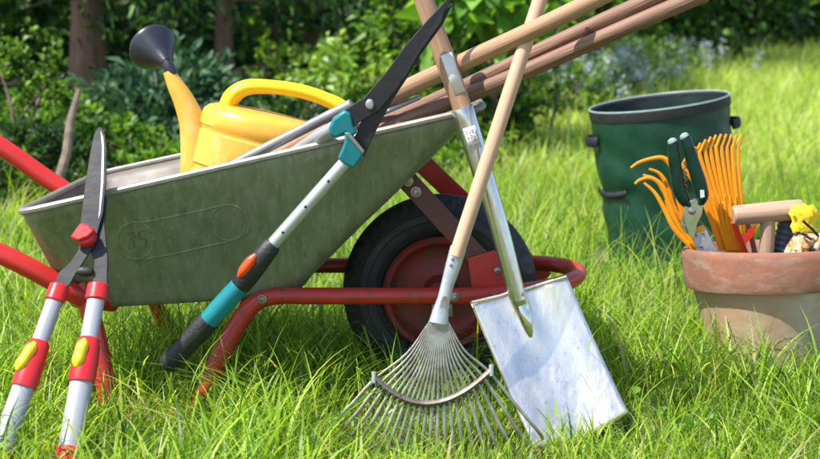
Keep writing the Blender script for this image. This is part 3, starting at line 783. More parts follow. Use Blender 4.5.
# moulded sidewall rings
for s in (-1, 1):
    for rr2, yy in ((.172, .0415), (.166, .0445), (.150, .0475), (.128, .043)):
        mb.lathe([(rr2 + .0022, yy * s), (rr2, (yy + .0022) * s), (rr2 - .0022, yy * s)], WC, (0, 1, 0), 72)
mb.build('tyre', M['rubber'], wheel)
mb = MB()
for s in (-1, 1):
    mb.lathe([(.114, .030 * s), (.117, .040 * s), (.112, .045 * s), (.105, .042 * s), (.101, .032 * s), (.096, .020 * s), (.088, .014 * s), (.070, .012 * s), (.050, .014 * s), (.036, .016 * s), (.030, .024 * s), (.027, .055 * s), (.014, .056 * s), (.0135, .02 * s)], WC, (0, 1, 0), 56)
rimw = mb.build('wheel_rim', M['red_rim'], wheel, solid=.002)
mb = MB(); mb.tube(line(WC + Vector((0, -.165, 0)), WC + Vector((0, .165, 0)), 2), .010, 12)
for s in (-1, 1): mb.box(WC + Vector((0, s * .165, .004)), (.04, .006, .045))
mb.build('axle', M['steel_bolt'], WB)

# ------------------------------------------------------------------ watering can
CD = 2.985
CB = thing('watering_can', 'yellow plastic watering can with black rose lying in the barrow tub', 'watering can', P(250, 262, CD))
ax = Vector((math.sin(R(13)), 0, math.cos(R(13))))
base = P(241, 256, CD)
H = .315
def canprof():
    pr = [(.001, 0), (.8, 0), (.96, .02), (1.0, .06), (1.0, .35), (1.0, .46), (.965, .475), (.965, .50), (.995, .515), (.99, .535), (.955, .55), (.955, .575), (.985, .59), (.965, .72), (.95, .80), (.915, .812), (.915, .835), (.94, .85), (.93, .90), (.90, .945), (.84, .975), (.74, .992), (.5, 1.0), (.25, 1.002), (.001, 1.003)]
    return [(a, b * H) for a, b in pr]
mb = MB(); mb.lathe([(r * .158, h) for r, h in canprof()], base, ax, 64, sx=1.0, sy=.66, xref=(1, 0, 0))
cbody = mb.build('body', M['yellow'], CB)
mb = MB(); sp = [(212, 205), (200, 178), (197, 150), (192.5, 124), (185, 103), (176, 86), (168.5, 71)]
sr = [24, 19, 16.5, 13.2, 11, 8.6, 5.8]
q = smooth_path([P(x_, y_, CD - .012) for x_, y_ in sp], 6); mb.tube(q, [m_(v, CD) for v in lerp_list(sr, 6)], 22)
mb.build('spout', M['yellow'], CB)
mb = MB(); hp = [(226, 128), (227, 110), (233, 96), (247, 87.5), (272, 87), (300, 91), (325, 99), (343, 109), (357, 128), (362, 155), (356, 185)]
hr = [9, 9, 9, 8, 7, 7, 7, 8, 8, 8, 8]
q = smooth_path([P(x_, y_, CD) for x_, y_ in hp], 6); mb.tube(q, [m_(v, CD) for v in lerp_list(hr, 6)], 18, flat=1.25)
mb.build('handle', M['yellow2'], CB)
apex = P(167, 63, CD - .012); neck = P(173, 75, CD - .012); fc = P(152.5, 47, CD + .045)
axd = (fc - apex).normalized()
mb = MB()
rose = MB(); rose.lathe([(.0105, 0), (.0125, .004), (.0160, .014), (.0250, .030), (.0380, .048), (.0475, .064), (.0510, .070), (.0525, .073), (.0525, .078), (.0490, .081), (.03, .087), (.001, .089)], apex, axd, 48)
rs = rose.build('rose', M['black_rose'], CB)
mb.tube(smooth_path([neck, apex.lerp(neck, .4), apex + axd * .006], 4), [.0125, .0125, .0125, .0125, .012, .012, .0115, .0115, .011], 20)
mb.build('collar', M['black_rose'], rs)

# ------------------------------------------------------------------ loose long handles lying in the barrow
def shaft(a, b, r0, r1, mt, label, name='tool_handle', n=14, wob=.003, group='wooden tool handles sticking out over the barrow front'):
    a, b = Vector(a), Vector(b); pts = line(a, b, n)
    pts = [p + Vector((0, math.sin(i * .9) * wob * .4, math.sin(i * .55 + r0 * 900) * wob)) for i, p in enumerate(pts)]
    mb = MB(); mb.tube(pts, [r0 + (r1 - r0) * i / n for i in range(n + 1)], 18)
    o = mb.build(name, mt, None, bevel=.002)
    return tag(o, label, 'tool handle', group)
shaft(P(250, 167, 2.83), P(640, -24, 2.30), .0190, .0145, M['wood'], 'uppermost smooth round wooden handle lying behind the spade handle')
shaft(P(240, 188, 2.79), P(668, -7, 2.47), .0150, .0145, M['wood_shaded'], 'brown wooden handle with shade in its colour directly below the uppermost one')
shaft(P(258, 181, 2.72), P(706, -5, 2.44), .0145, .0145, M['wood_shaded'], 'lowest brown wooden handle with shade in its colour and the longest reach to the right')
shaft(P(268, 178, 2.80), P(489, 77, 2.64), .0120, .0110, M['wood_grey'], 'short pale grey wooden handle ending behind the spade')
shaft(P(196, 184, 2.72), P(352, 104, 2.66), .0105, .0105, M['zinc_dull'], 'long dull grey metal shaft lying in front of the watering can', group='grey tool shafts inside the tub', wob=0)
shaft(P(262, 165, 2.64), P(420, 97, 2.60), .0050, .0050, M['zinc'], 'slender silver shaft just inside the near tub rim', group='grey tool shafts inside the tub', wob=0)

# ------------------------------------------------------------------ hedge shears with red locks (left)
PL = Plane(2.20, .64)
SH = thing('hedge_shears', 'long hedge shears with silver red handles leaning on the tub corner', 'shears', PL(28, 494))
def poly(pl, pts, th, name, mt, parent, off=0.0, bevel=.0012, label=None, seg=2):
    mb = MB(); mb.prism([pl(x_, y_, off) for x_, y_ in pts], pl.n, th)
    return mb.build(name, mt, parent, bevel=bevel, label=label, seg=seg)
b1 = [(99.5, 129), (103, 129.5), (106, 136), (107.5, 150), (107, 185), (104, 215), (98, 236), (90, 248), (82, 247), (80, 236), (82, 218), (86, 185), (91.5, 152), (95, 136)]
bl = poly(PL, b1, .0045, 'blade', M['blade_black'], SH, .006)
poly(PL, [(101.5, 133), (104.5, 140), (105.2, 150), (104.6, 185), (101.5, 215), (99.5, 222), (102, 185), (103, 150)], .001, 'edge', M['blade_highlight'], bl, .0092, bevel=0)  # lighter strip standing in for the highlight along the blade
poly(PL, [(104, 190), (107, 200), (105, 225), (108, 258), (107.5, 292), (92, 292), (94.5, 262), (89, 248), (86, 236), (95, 224)], .0045, 'blade', M['blade_black'], SH, 0)
poly(PL, [(93, 236), (95, 247), (85, 263), (77, 275), (70, 288), (54, 288), (60, 274), (71, 264), (79, 252), (81, 240)], .0045, 'arm', M['blade_black'], SH, .006)
mb = MB(); c0 = PL(88, 240, .010)
mb.lathe([(m_(10.5, 2.4), 0), (m_(10.5, 2.4), .008), (m_(9.5, 2.4), .013), (m_(6, 2.4), .015), (.0001, .0155)], c0, PL.n, 28)
kn = mb.build('knob', M['red_plastic'], SH, bevel=0)
poly(PL, [(74, 244), (84, 230), (92, 232), (98, 238), (92, 244), (82, 248)], .010, 'lever', M['red_plastic'], kn, .028, bevel=.003)
mb = MB(); mb.tube(line(PL(78, 272, .004), PL(93, 273, .004), 4), [.006, .009, .009, .009, .006], 14); mb.build('bumper', M['black_grip'], SH)
def telescopic(A, B, lockA, lockB, btn, parent, pl, ru, rl, rlk, endring, yell):
    A_, B_ = pl(*A, .004), pl(*B, .004)
    def at(y):                     # point on the axis at image row y
        t = (y - A[1]) / (B[1] - A[1]); return pl(A[0] + (B[0] - A[0]) * t, y, .004)
    mb = MB(); mb.tube(line(at(A[1] + 4), at(lockA + 6), 3), ru, 20, flat=.75); mb.build('inner_tube', M['grey_plastic'], parent)
    mb = MB(); mb.tube(line(at(lockB - 6), B_, 5), rl, 20, flat=.75); mb.build('outer_tube', M['grey_plastic'], parent)
    mb = MB(); d = (at(lockB) - at(lockA))
    mb.tube([at(lockA), at(lockA + 1.5), at(lockA + 8), at((lockA + lockB) / 2), at(lockB - 4), at(lockB)], [rlk * .72, rlk * .84, rlk * .92, rlk, rlk * 1.02, rlk * .98], 22, flat=.85); lk = mb.build('lock', M['red_plastic'], parent)
    mb = MB(); a_, b_ = pl(*btn[0], rlk * .86), pl(*btn[1], rlk * .86)
    q = line(a_, b_, 8); mb.tube(q, [rlk * .2, rlk * .42, rlk * .50, rlk * .50, rlk * .48, rlk * .50, rlk * .52, rlk * .42, rlk * .2], 16); mb.build('button', M['yellow_button'], lk)
    mb = MB(); mb.tube([at(A[1] - 7), at(A[1] - 6), at(A[1] + 8), at(A[1] + 9)], [ru * 1.05, ru * 1.22, ru * 1.25, ru * 1.1], 22, flat=.8); mb.build('collar', M['red_plastic'], parent)
    mb = MB(); mb.tube([at(endring - 4), at(endring - 3), at(endring + 14), at(endring + 44)], [rl * 1.0, rl * 1.12, rl * 1.15, rl * 1.1], 22, flat=.85); mb.build('grip', M['red_plastic'], parent)
u = m_(1, 2.38)
telescopic((58, 293), (-16, 500), 342, 388, ((38, 346), (20, 374)), SH, PL, 8.4 * u, 11 * u, 12.6 * u, 456, 1)
telescopic((98, 292), (61, 500), 339, 383, ((87, 343), (79, 371)), SH, PL, 9.0 * u, 11.5 * u, 13.2 * u, 452, 1)

# ------------------------------------------------------------------ teal shears hooked over the rim
TL = Plane(2.532, -.078)
TS = thing('hedge_shears', 'black bladed shears with teal collars and grip hooked over the tub rim', 'shears', TL(168, 362))
ba = poly(TL, [(451, -6), (427, 20), (406, 44), (385, 73), (364, 97), (345, 109), (343, 120), (352, 128), (363, 119), (379, 110), (398, 87), (418, 54), (436, 26), (449, 5)], .0045, 'blade', M['blade_black'], TS, .010)
bb = poly(TL, [(453, 3), (443, 24), (421, 54), (407, 78), (392, 101), (378, 127), (364, 156), (350, 145), (358, 130), (364, 112), (384, 82), (415, 43), (441, 13)], .0045, 'blade', M['blade_black'], TS, .004)
poly(TL, [(444, 8), (441, 21), (419, 52), (405, 76), (399, 82), (414, 54), (434, 24)], .001, 'edge', M['blade_highlight'] if False else M['rubber'], ba, .0129, bevel=0)
mb = MB(); mb.lathe([(.0001, .006), (m_(3, 2.48), .0055), (m_(4.2, 2.48), .003), (m_(4.4, 2.48), 0)], TL(370, 103.5, .0125), TL.n, 18, sx=1.25, xref=(0, 0, 1)); mb.build('pivot_bolt', M['zinc'], TS)
poly(TL, [(329, 127), (333, 118), (345, 109), (351, 112), (353, 124), (358, 131), (352, 136), (346, 132), (335, 138), (330, 133)], .030, 'collar', M['teal'], TS, .002, bevel=.005, seg=3)
poly(TL, [(345, 131), (350, 131), (357, 141), (365, 150), (361, 158), (354, 167), (345, 163), (338, 157), (342, 148), (345, 140)], .030, 'collar', M['teal'], TS, .004, bevel=.005, seg=3)
poly(TL, [(345, 131), (350, 131), (365, 149), (363, 152)], .004, 'collar_edge', M['rim'], TS, .019, bevel=.001)
mb = MB(); mb.tube(line(TL(349, 158, .004), TL(262, 256, .004), 5), m_(6.8, 2.5), 20); tb = mb.build('tube', M['alu'], TS)
mb = MB()
for t in (.22, .48, .74): mb.lathe([(.0001, .0012), (.0024, .0006), (.0026, 0)], TL(349 + (262 - 349) * t - 1, 158 + (256 - 158) * t, .004 + m_(6.8, 2.5)), TL.n, 12)
mb.build('hole', M['black_grip'], tb)
mb = MB(); mb.tube([TL(274, 243, .004), TL(272, 245, .004), TL(262, 257, .005), TL(252, 270, .005), TL(241, 284, .004), TL(239, 286, .004)], [m_(v, 2.5) for v in (8, 9.5, 11, 11.5, 11, 9.5)], 22); lk = mb.build('lock', M['black_grip'], TS)
mb = MB(); q = line(TL(257, 252, .004 + m_(8.5, 2.5)), TL(240, 274, .004 + m_(8.5, 2.5)), 7); mb.tube(q, [m_(v, 2.5) for v in (2, 4.2, 5.4, 5.6, 5.6, 5.4, 4.4, 2)], 16); mb.build('button', M['orange_button'], lk)
mb = MB(); mb.tube(line(TL(243, 282, .004), TL(204, 325, .004), 5), [m_(v, 2.5) for v in (9.8, 10.4, 10.6, 10.6, 10.2, 10.5)], 22); mb.build('grip', M['teal'], TS)
mb = MB(); mb.tube(line(TL(209, 320, .004), TL(168, 364, .004), 8) + [TL(165, 367, .004)], [m_(v, 2.5) for v in (11.5, 12, 11.6, 11.2, 11, 11, 11.3, 11.6, 10.4, 6)], 22); mb.build('grip_end', M['black_grip'], TS)
mb = MB(); q = smooth_path([TL(338, 126, .002), P(318, 138, 2.545), P(300, 150, 2.63), P(262, 175, 2.72), P(225, 202, 2.79)], 5); mb.tube(q, m_(7.4, 2.55), 20); mb.build('tube', M['alu'], TS)

# ------------------------------------------------------------------ spade
PS = Plane(2.462, .060)
SD = thing('spade', 'spade with shiny rectangular steel blade standing before the barrow frame', 'spade', PS(575, 432))
mb = MB(); mb.tube(line(PS(408, -44), PS(466, 118), 12), [.0180 + .0004 * math.sin(i) for i in range(13)], 22); sh = mb.build('shaft', M['wood'], SD)
# white sticker wrapped on the shaft
def sticker(pl, a, b, off, w, mt, name, parent, rad):
    A_, B_ = pl(*a), pl(*b); t = (B_ - A_).normalized(); s = t.cross(pl.n).normalized()
    V, F = [], []
    for i in range(2):
        for k in range(9):
            an = off + (k / 8 - .5) * w
            V.append((A_, B_)[i] + (s * math.sin(an) + pl.n * math.cos(an)) * rad)
    F = [(k, k + 1, k + 10, k + 9) for k in range(8)]
    mb = MB(); mb.add(V, F); return mb.build(name, mt, parent, solid=.0003)
sticker(PS, (443.5, 55), (457.5, 94), -.28, 1.25, M['label'], 'label', sh, .0187)
mb = MB()
mb.tube([PS(462, 108), PS(462.4, 109), PS(466, 120), PS(480, 165), PS(497, 219), PS(507, 256), PS(514, 283), PS(518, 300)], [.0192, .0198, .0196, .0186, .0172, .0165, .0158, .0150], 28)
so = mb.build('socket', M['chrome'], SD)
lb = sticker(PS, (467.5, 127), (474.5, 149), -.1, 1.2, M['label'], 'label', so, .0200)
mb = MB()
A_, B_ = PS(468, 129), PS(474.5, 149); t = (B_ - A_).normalized(); s = t.cross(PS.n).normalized()
random.seed(3)
for row in range(4):
    for k in range(4):
        if row == 2 and k == 3: continue
        an = -.55 + .27 * k
        c0 = A_ + t * (.005 + .0085 * row) + (s * math.sin(an) + PS.n * math.cos(an)) * .0205
        u_ = (s * math.cos(an) - PS.n * math.sin(an)) * .0018
        mb.tube([c0 - u_ * .8 - t * .0024, c0 - u_ * .8 + t * .0024], .0004, 4)
        if (row + k) % 2: mb.tube([c0 - u_ * .8 - t * .0024, c0 + u_ * .8 - t * .0024], .0004, 4)
        mb.tube([c0 - u_ * .8 + t * .0022, c0 + u_ * .8 + t * .0022], .0004, 4)
        if k % 2: mb.tube([c0 + u_ * .8 - t * .0024, c0 + u_ * .8 + t * .0024], .0004, 4)
mb.build('printing', M['ink'], lb)
# blade: curved sheet
PBk = Plane(2.404, .36)            # the blade leans back a little more than the shaft
TLc, TRc, BRc, BLc = (470, 303), (567, 277), (628, 413), (534, 449)
V, F = [], []
NU, NV = 26, 26
for j in range(NV + 1):
    for i_ in range(NU + 1):
        a, b = i_ / NU, j / NV
        x_ = (TLc[0] * (1 - a) + TRc[0] * a) * (1 - b) + (BLc[0] * (1 - a) + BRc[0] * a) * b
        y_ = (TLc[1] * (1 - a) + TRc[1] * a) * (1 - b) + (BLc[1] * (1 - a) + BRc[1] * a) * b
        y_ += math.sin(a * math.pi) * 9 * b ** 2
        bow = .017 * (1 - (2 * a - 1) ** 2) + .012 * (1 - (2 * b - 1) ** 2) + (.006 * max(0, a - .86) / .14 + .006 * max(0, .14 - a) / .14)
        crease = .009 * math.exp(-((a - .47 - .02 * b) / .075) ** 2) * max(0, 1 - b / .42) ** .7
        V.append(PBk(x_, y_, -bow + crease + .012))
for j in range(NV):
    for i_ in range(NU):
        F.append((j * (NU + 1) + i_, j * (NU + 1) + i_ + 1, (j + 1) * (NU + 1) + i_ + 1, (j + 1) * (NU + 1) + i_))
mb = MB(); mb.add(V, F); bd = mb.build('blade', M['steel'], SD, solid=.0022)
mb = MB(); mb.tube([PS(513.5, 283, .001), PS(517, 295, .002), PBk(520.5, 304, .006), PBk(524, 314, .006), PBk(527, 324, .004), PBk(529.5, 332, .001), PBk(531, 337, -.002)], [.0150, .0162, .0160, .0138, .0105, .0070, .003], 22, flat=.8)
mb.build('tongue', M['chrome'], bd)
mb = MB(); mb.tube([PBk(471, 303.5, .012), PBk(500, 296, .000), PBk(514, 291, .001)], .0032, 10); mb.tube([PBk(522, 290, .001), PBk(545, 283, .000), PBk(566, 277.5, .012)], .0032, 10)
mb.build('tread', M['steel'], bd)

# ------------------------------------------------------------------ leaf rake
PR = Plane(2.355, .125)
random.seed(12)
RK = thing('leaf_rake', 'fan rake with steel spring tines and pale wooden handle leaning before spade', 'rake', PR(440, 455))
mb = MB(); mb.tube([p for p in line(PR(553, -40), PR(456, 256), 12)], .0128, 20); mb.build('handle', M['wood_light'], RK)
mb = MB(); mb.tube([PR(458.5, 247), PR(458, 249), PR(453, 266), PR(447, 286), PR(444, 298), PR(441, 309), PR(438.5, 323)], [.0138, .0142, .0135, .0112, .0110, .0135, .0172], 20, flat=.62)
so = mb.build('socket', M['zinc'], RK)
for (x_, y_) in ((455, 259), (453.5, 265)):
    mb = MB(); mb.lathe([(.0001, .002), (.0024, .0015), (.003, 0)], PR(x_ - 2.5, y_, .0088), PR.n, 10); mb.build('rivet', M['steel_bolt'], so)
mb = MB(); mb.prism([PR(x_, y_, .0078) for x_, y_ in [(443, 296), (447, 296), (446.5, 305), (440, 308), (441, 300)]], PR.n, .001)
mb.build('stamp', M['steel_bolt'], so)
NT = 22
arcL, arcM, arcR = Vector((374, 377)), Vector((430, 403)), Vector((491, 370))
def q2(t, a, m, b):                # circle-like arc through a, m, b
    c_ = m * 2 - (a + b) * .5
    return a * (1 - t) ** 2 + c_ * 2 * t * (1 - t) + b * t * t
tips = []
for k in range(NT):
    t = k / (NT - 1)
    s0 = Vector((429.5 + 18.5 * t, 321.5 + 2 * math.sin(t * math.pi)))
    m0 = q2(.015 + .97 * t, arcL, arcM, arcR)
    d0 = (m0 - s0); d0n = d0.normalized()
    ext = [62, 66, 70][k % 3] if t < .75 else 76
    ext = 48 + 26 * math.sin(min(1, t * 1.15) * math.pi * .62) if t < .8 else 78
    # tines converge to parallel near the socket, bow outward to the brace
    mid = s0.lerp(m0, .5) + Vector((-(t - .5) * 9, 3))
    tip = m0 + d0n * (ext + 5)
    down = Vector((tip.x - (t - .5) * 3 + random.uniform(-2, 2), tip.y + 8))
    pts = [PR(s0.x, s0.y, .002), PR(mid.x, mid.y, .004), PR(m0.x, m0.y, .001 + .0015 * (k % 2)), PR(m0.lerp(tip, .6).x, m0.lerp(tip, .6).y, .006), PR(tip.x, tip.y, .000), PR(down.x, down.y, -.024)]
    mb = MB(); q = smooth_path(pts, 5); n_ = len(q)
    mb.tube(q, [.0011 + .0020 * min(1, i / 12) - (.0006 if i > n_ - 4 else 0) for i in range(n_)], 8, flat=.45)
    mb.build('tine', M['tine'], RK)
# scalloped brace plate
V, F = [], []
N_ = 96
for i_ in range(N_ + 1):
    t = i_ / N_; p = q2(t, arcL, arcM, arcR)
    e = q2(min(1, t + .01), arcL, arcM, arcR) - q2(max(0, t - .01), arcL, arcM, arcR); nn = Vector((-e.y, e.x)).normalized()
    lo = 3.4 + 2.0 * math.sin(t * (NT - 1) * 2 * math.pi)
    V += [PR(p.x - nn.x * 3.4, p.y - nn.y * 3.4, .008), PR(p.x, p.y, .0105), PR(p.x + nn.x * lo, p.y + nn.y * lo, .007)]
for i_ in range(N_):
    for r0 in (0, 1): a = i_ * 3 + r0; F.append((a, a + 3, a + 4, a + 1))
mb = MB(); mb.add(V, F); bp = mb.build('brace', M['brace'], RK, solid=.0018)
for e_, s_ in ((arcL, -1), (arcR, 1)):
    mb = MB(); mb.tube([PR(e_.x, e_.y + 5, .008), PR(e_.x, e_.y - 6, .008)], .004, 8); mb.build('end_clip', M['zinc'], bp)

# ------------------------------------------------------------------ green garden bag
BGc = Vector(((679 - 410) * 4.34 / FPX, 4.34, .0))
BG = thing('garden_bag', 'tall dark green pop up garden waste bag with black rim on the lawn', 'bag', BGc)
R0 = .212; HB = .500
axb = Vector((-.135, -.034, 1)).normalized()
def wr(r, h, a, j):
    u_ = h / HB
    w = .0022 * math.sin(a * 5 + u_ * 7) + .0018 * math.sin(a * 13 - u_ * 9 + 1) + .0018 * math.sin(u_ * 21 + a * 2) + .0012 * math.sin(a * 7 + u_ * 30) - .0022 * max(0, math.sin(a * 2.0 + u_ * 7 + 1.2 * math.sin(a * 3))) ** 12
    k = min(1, (HB - h) / .10) * min(1, max(0, h) / .05 + .25)
    buckle = -.005 * math.exp(-((u_ - .52) / .05) ** 2) * (1 + .5 * math.sin(a * 4))
    return r + (w + buckle) * k, h
mb = MB()
pr = [(.001, .004), (.15, .004), (.196, .008)] + [(.200 + (R0 - .200) * t, .008 + (HB - .008) * t) for t in [i / 70 for i in range(71)]]
mb.lathe(pr, BGc, axb, 144, fn=wr)
body = mb.build('body', M['bag'], BG, solid=.002)
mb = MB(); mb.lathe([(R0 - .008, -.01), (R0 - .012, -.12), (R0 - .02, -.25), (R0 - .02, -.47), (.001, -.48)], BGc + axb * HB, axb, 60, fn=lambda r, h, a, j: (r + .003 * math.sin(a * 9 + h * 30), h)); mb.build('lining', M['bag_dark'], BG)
topc = BGc + axb * HB
mb = MB(); mb.lathe([(R0 - .003, -.022), (R0 + .0035, -.024), (R0 + .0045, -.012), (R0 + .004, .001), (R0, .004), (R0 - .004, .001), (R0 - .006, -.05), (R0 - .004, -.05)], topc, axb, 80, closed=True)
mb.build('rim_band', M['bag_trim'], BG)
mb = MB(); xr = Vector((1, 0, 0)); xr = (xr - axb * xr.dot(axb)).normalized(); yr = axb.cross(xr)
mb.tube([topc + axb * .006 + (xr * math.cos(a) + yr * math.sin(a)) * (R0 + .002) for a in [i * 2 * math.pi / 60 for i in range(61)]], .0028, 8, caps=False)
mb.build('piping', M['cap_grey'], BG)
# side handles and strap
for a0, dz in ((math.pi * 1.03, -.085), (-.12, -.085)):
    mb = MB(); pts = []
    for i_ in range(9):
        t = i_ / 8; a = a0 + (t - .5) * .42; rr2 = R0 + .004 + .020 * math.sin(t * math.pi)
        pts.append(topc + axb * (dz + .0 * t) + (xr * math.cos(a) + yr * math.sin(a)) * rr2)
    mb.tube(pts, .016, 10, flat=.35, up=xr); mb.build('handle', M['bag_trim'], BG)
mb = MB()
V, F = [], []
for i_ in range(31):
    a = math.pi * .98 + i_ / 30 * .85; hh = .262 - .012 * math.sin(i_ / 30 * 3)
    c0 = BGc + axb * hh
    for dz in (-.010, .010): V.append(c0 + axb * dz + (xr * math.cos(a) + yr * math.sin(a)) * (R0 - .003 + .004 * math.sin(i_ * .9) * .3 + .004))
F = [(i_ * 2, i_ * 2 + 2, i_ * 2 + 3, i_ * 2 + 1) for i_ in range(30)]
mb.add(V, F); mb.build('strap', M['bag_trim'], BG, solid=.002)

# ------------------------------------------------------------------ clay pot and its tools
PD = 3.02
PCx = (776 - 410) * PD / FPX
PT = thing('clay_pot', 'large weathered terracotta flower pot standing in grass at the right', 'flower pot', (PCx, PD, 0))
axp = Vector((-.035, .085, 1)).normalized()
b0 = Vector((PCx + .01, PD - .02, 0))
HP = .262
mb = MB()
bodyp = [(.001, .004), (.105, .004), (.125, .004), (.132, .012)] + [(.132 + (.172 - .132) * t, .012 + (.178 - .012) * t) for t in [i / 10 for i in range(11)]] + [(.160, .178), (.118, .022), (.001, .020)]
mb.lathe(bodyp, b0, axp, 72, fn=lambda r, h, a, j: (r + .0015 * math.sin(a * 3 + h * 20), h)); mb.build('body', M['terracotta'], PT)
mb = MB()
mb.lathe([(.1725, .175), (.1875, .177), (.190, .184), (.192, .215), (.194, .245), (.1935, .256), (.190, .262), (.181, .263), (.177, .258), (.174, .230), (.160, .178)], b0, axp, 72, closed=True, fn=lambda r, h, a, j: (r + .0012 * math.sin(a * 4), h))
mb.build('rim', M['terracotta_rim'], PT)
mb = MB(); mb.lathe([(.001, .168), (.08, .172), (.1585, .166)], b0, axp, 40, fn=lambda r, h, a, j: (r, h + .004 * math.sin(a * 5 + r * 60))); mb.build('soil', M['soil'], PT)
def tine_(pts, w, dd, name, mt, parent, flat=.6, taper=.5):
    q = smooth_path([P(x_, y_, dd) for x_, y_ in pts], 5); n_ = len(q)
    mb = MB(); mb.tube(q, [m_(w, dd) * (taper + (1 - taper) * min(1, i / (n_ * .5))) for i in range(n_)], 10, flat=flat)
    return mb.build(name, mt, parent)
# orange cultivator with its prongs hooked to the left
D1 = 3.035
CU = thing('hand_rake', 'small orange garden claw whose prongs hook to the left in the pot', 'hand rake', P(700, 300, D1))
for pts, dd in (([(631, 168), (638, 163), (650, 159), (663, 158), (671, 166), (676, 185), (682, 212), (703, 252)], D1), ([(649, 169), (660, 174), (668, 188), (675, 210), (702, 252)], D1 + .02), ([(643, 175), (656, 180), (665, 194), (673, 215), (701, 252)], D1 - .01),
                ([(635, 184), (640, 180), (651, 178), (662, 186), (669, 202), (678, 225), (701, 254)], D1 - .022), ([(644, 183), (655, 193), (665, 210), (676, 231), (701, 256)], D1 - .03), ([(661, 157), (672, 168), (679, 190), (685, 215), (698, 252)], D1 + .03), ([(666, 200), (675, 216), (684, 236), (702, 256)], D1 + .01)):
    tine_(pts, 2.6, dd, 'tine', M['orange'], CU, flat=.45)
mb = MB(); mb.prism([P(x_, y_, D1 - .045) for x_, y_ in [(690, 234), (705, 227), (720, 258), (727, 276), (712, 279), (700, 257)]], (0, -1, 0), .006)
pp = mb.build('clamp_plate', M['zinc'], CU, bevel=.002)
mb = MB(); mb.prism([P(x_, y_, D1 - .043) for x_, y_ in [(690, 231), (703, 225), (705, 229), (692, 235)]], (0, -1, 0), .012); mb.build('clamp_edge', M['orange'], pp, bevel=.001)
for (x_, y_) in ((696, 235), (703, 233), (701, 246), (711, 252)):
    mb = MB(); mb.lathe([(.0001, .003), (.0028, .002), (.0035, 0)], P(x_, y_, D1 - .048), (0, -1, 0), 12); mb.build('rivet', M['steel_bolt'], pp)
mb = MB(); mb.tube([P(703, 250, D1 - .012), P(712, 272, D1 - .005), P(722, 288, D1)], [.015, .014, .012], 14, flat=.6); mb.build('neck', M['orange'], CU)
# orange fan rake, tines upright
D2 = 3.05
FR = thing('hand_rake', 'small orange fan rake with upright tines crooked at the tips in the pot', 'hand rake', P(735, 300, D2))
mb = MB(); mb.prism([P(x_, y_, D2) for x_, y_ in [(730, 280), (748, 280), (747, 252), (744, 228), (739, 205), (728, 200), (714, 205), (717, 222), (724, 244)]], (0, -1, 0), .006); mb.build('plate', M['orange'], FR, bevel=.002)
for k in range(11):
    f = k / 10
    kx = 684 + 54 * f; ky = 164 - 19 * math.sin(min(1, f * 1.5) * math.pi / 2) + 3 * f; bx = 721 + 22 * f
    tine_([(kx + 4 + 2.5 * (1 - f), ky - 13), (kx + 1, ky - 3), (kx, ky + 4), ((kx * 2 + bx) / 3, 186), ((kx + bx * 2) / 3 + 1.5, 218), (bx, 250)], 2.3, D2 - .004 + .003 * (k % 3), 'tine', M['orange'], FR, taper=.6, flat=.45)
for k in range(5):
    tine_([(712 + 6 * k, 196), (719 + 4.2 * k, 222), (728 + 3 * k, 250)], 2.2, D2 - .007, 'rib', M['orange'], FR)
mb = MB(); mb.tube([P(737, 258, D2), P(738, 275, D2), P(740, 288, D2)], [.015, .014, .013], 14); mb.build('neck', M['orange'], FR)
# secateurs
D3 = 2.985
SC = thing('secateurs', 'dark green handled secateurs stuck blades down between the orange rakes', 'secateurs', P(700, 258, D3))
for pts, rr2, lab in (([(672, 141), (673, 144), (674, 155), (676, 172), (679, 188), (684, 200), (690, 206)], [4.0, 5.6, 6.3, 6.6, 7.0, 6.0, 3.8], 0), ([(684, 136), (685.5, 139), (689, 150), (694, 166), (699, 182), (702, 196), (699, 205)], [4.0, 5.6, 6.3, 6.8, 7.4, 6.6, 4], 1)):
    q = smooth_path([P(x_, y_, D3) for x_, y_ in pts], 5)
    mb = MB(); mb.tube(q, [m_(v, D3) for v in lerp_list(rr2, 5)], 18, flat=.8); g = mb.build('grip', M['green_grip'], SC)
    mb = MB(); d_ = (q[0] - q[3]).normalized(); mb.lathe([(m_(4.8, D3), -.003), (m_(4.8, D3), 0), (m_(3.8, D3), .004), (.0001, .007)], q[0], d_, 18); mb.build('cap', M['cap_grey'], g)
mb = MB(); mb.prism([P(x_, y_, D3 - .019) for x_, y_ in [(700, 190), (704, 190), (704.5, 197), (700.5, 198)]], (0, -1, 0), .002); mb.build('label', M['label'], SC)
mb = MB(); q = [P(686 + 1.2 * math.cos(i_ * 1.05) * 1.5 - 1, 160 + i_ * 1.1, D3 + .006 * math.sin(i_ * 1.05)) for i_ in range(34)]; mb.tube(q, .0014, 6); mb.build('spring', M['steel_bolt'], SC)
mb = MB(); mb.prism([P(x_, y_, D3 - .004) for x_, y_ in [(685, 203), (695, 199), (703, 203), (702, 214), (697, 224), (694, 240), (688, 234), (683, 218)]], (0, -1, 0), .004)
mb.prism([P(x_, y_, D3 + .003) for x_, y_ in [(683, 212), (690, 206), (698, 216), (695, 232), (686, 234), (680, 226)]], (0, -1, 0), .004)
bl = mb.build('blade', M['chrome'], SC, bevel=.001)
mb = MB(); mb.lathe([(.0001, .005), (.005, .0045), (.008, .003), (.0085, 0)], P(692, 211, D3 - .006), (0, -1, 0), 18); mb.lathe([(.0001, .003), (.003, .0025), (.004, 0)], P(685, 226, D3 - .001), (0, -1, 0), 12); mb.build('pivot_bolt', M['steel_bolt'], bl)
mb = MB(); mb.tube([P(684, 201, D3), P(700, 200, D3)], .0045, 10); mb.build('bumper', M['black_grip'], SC)
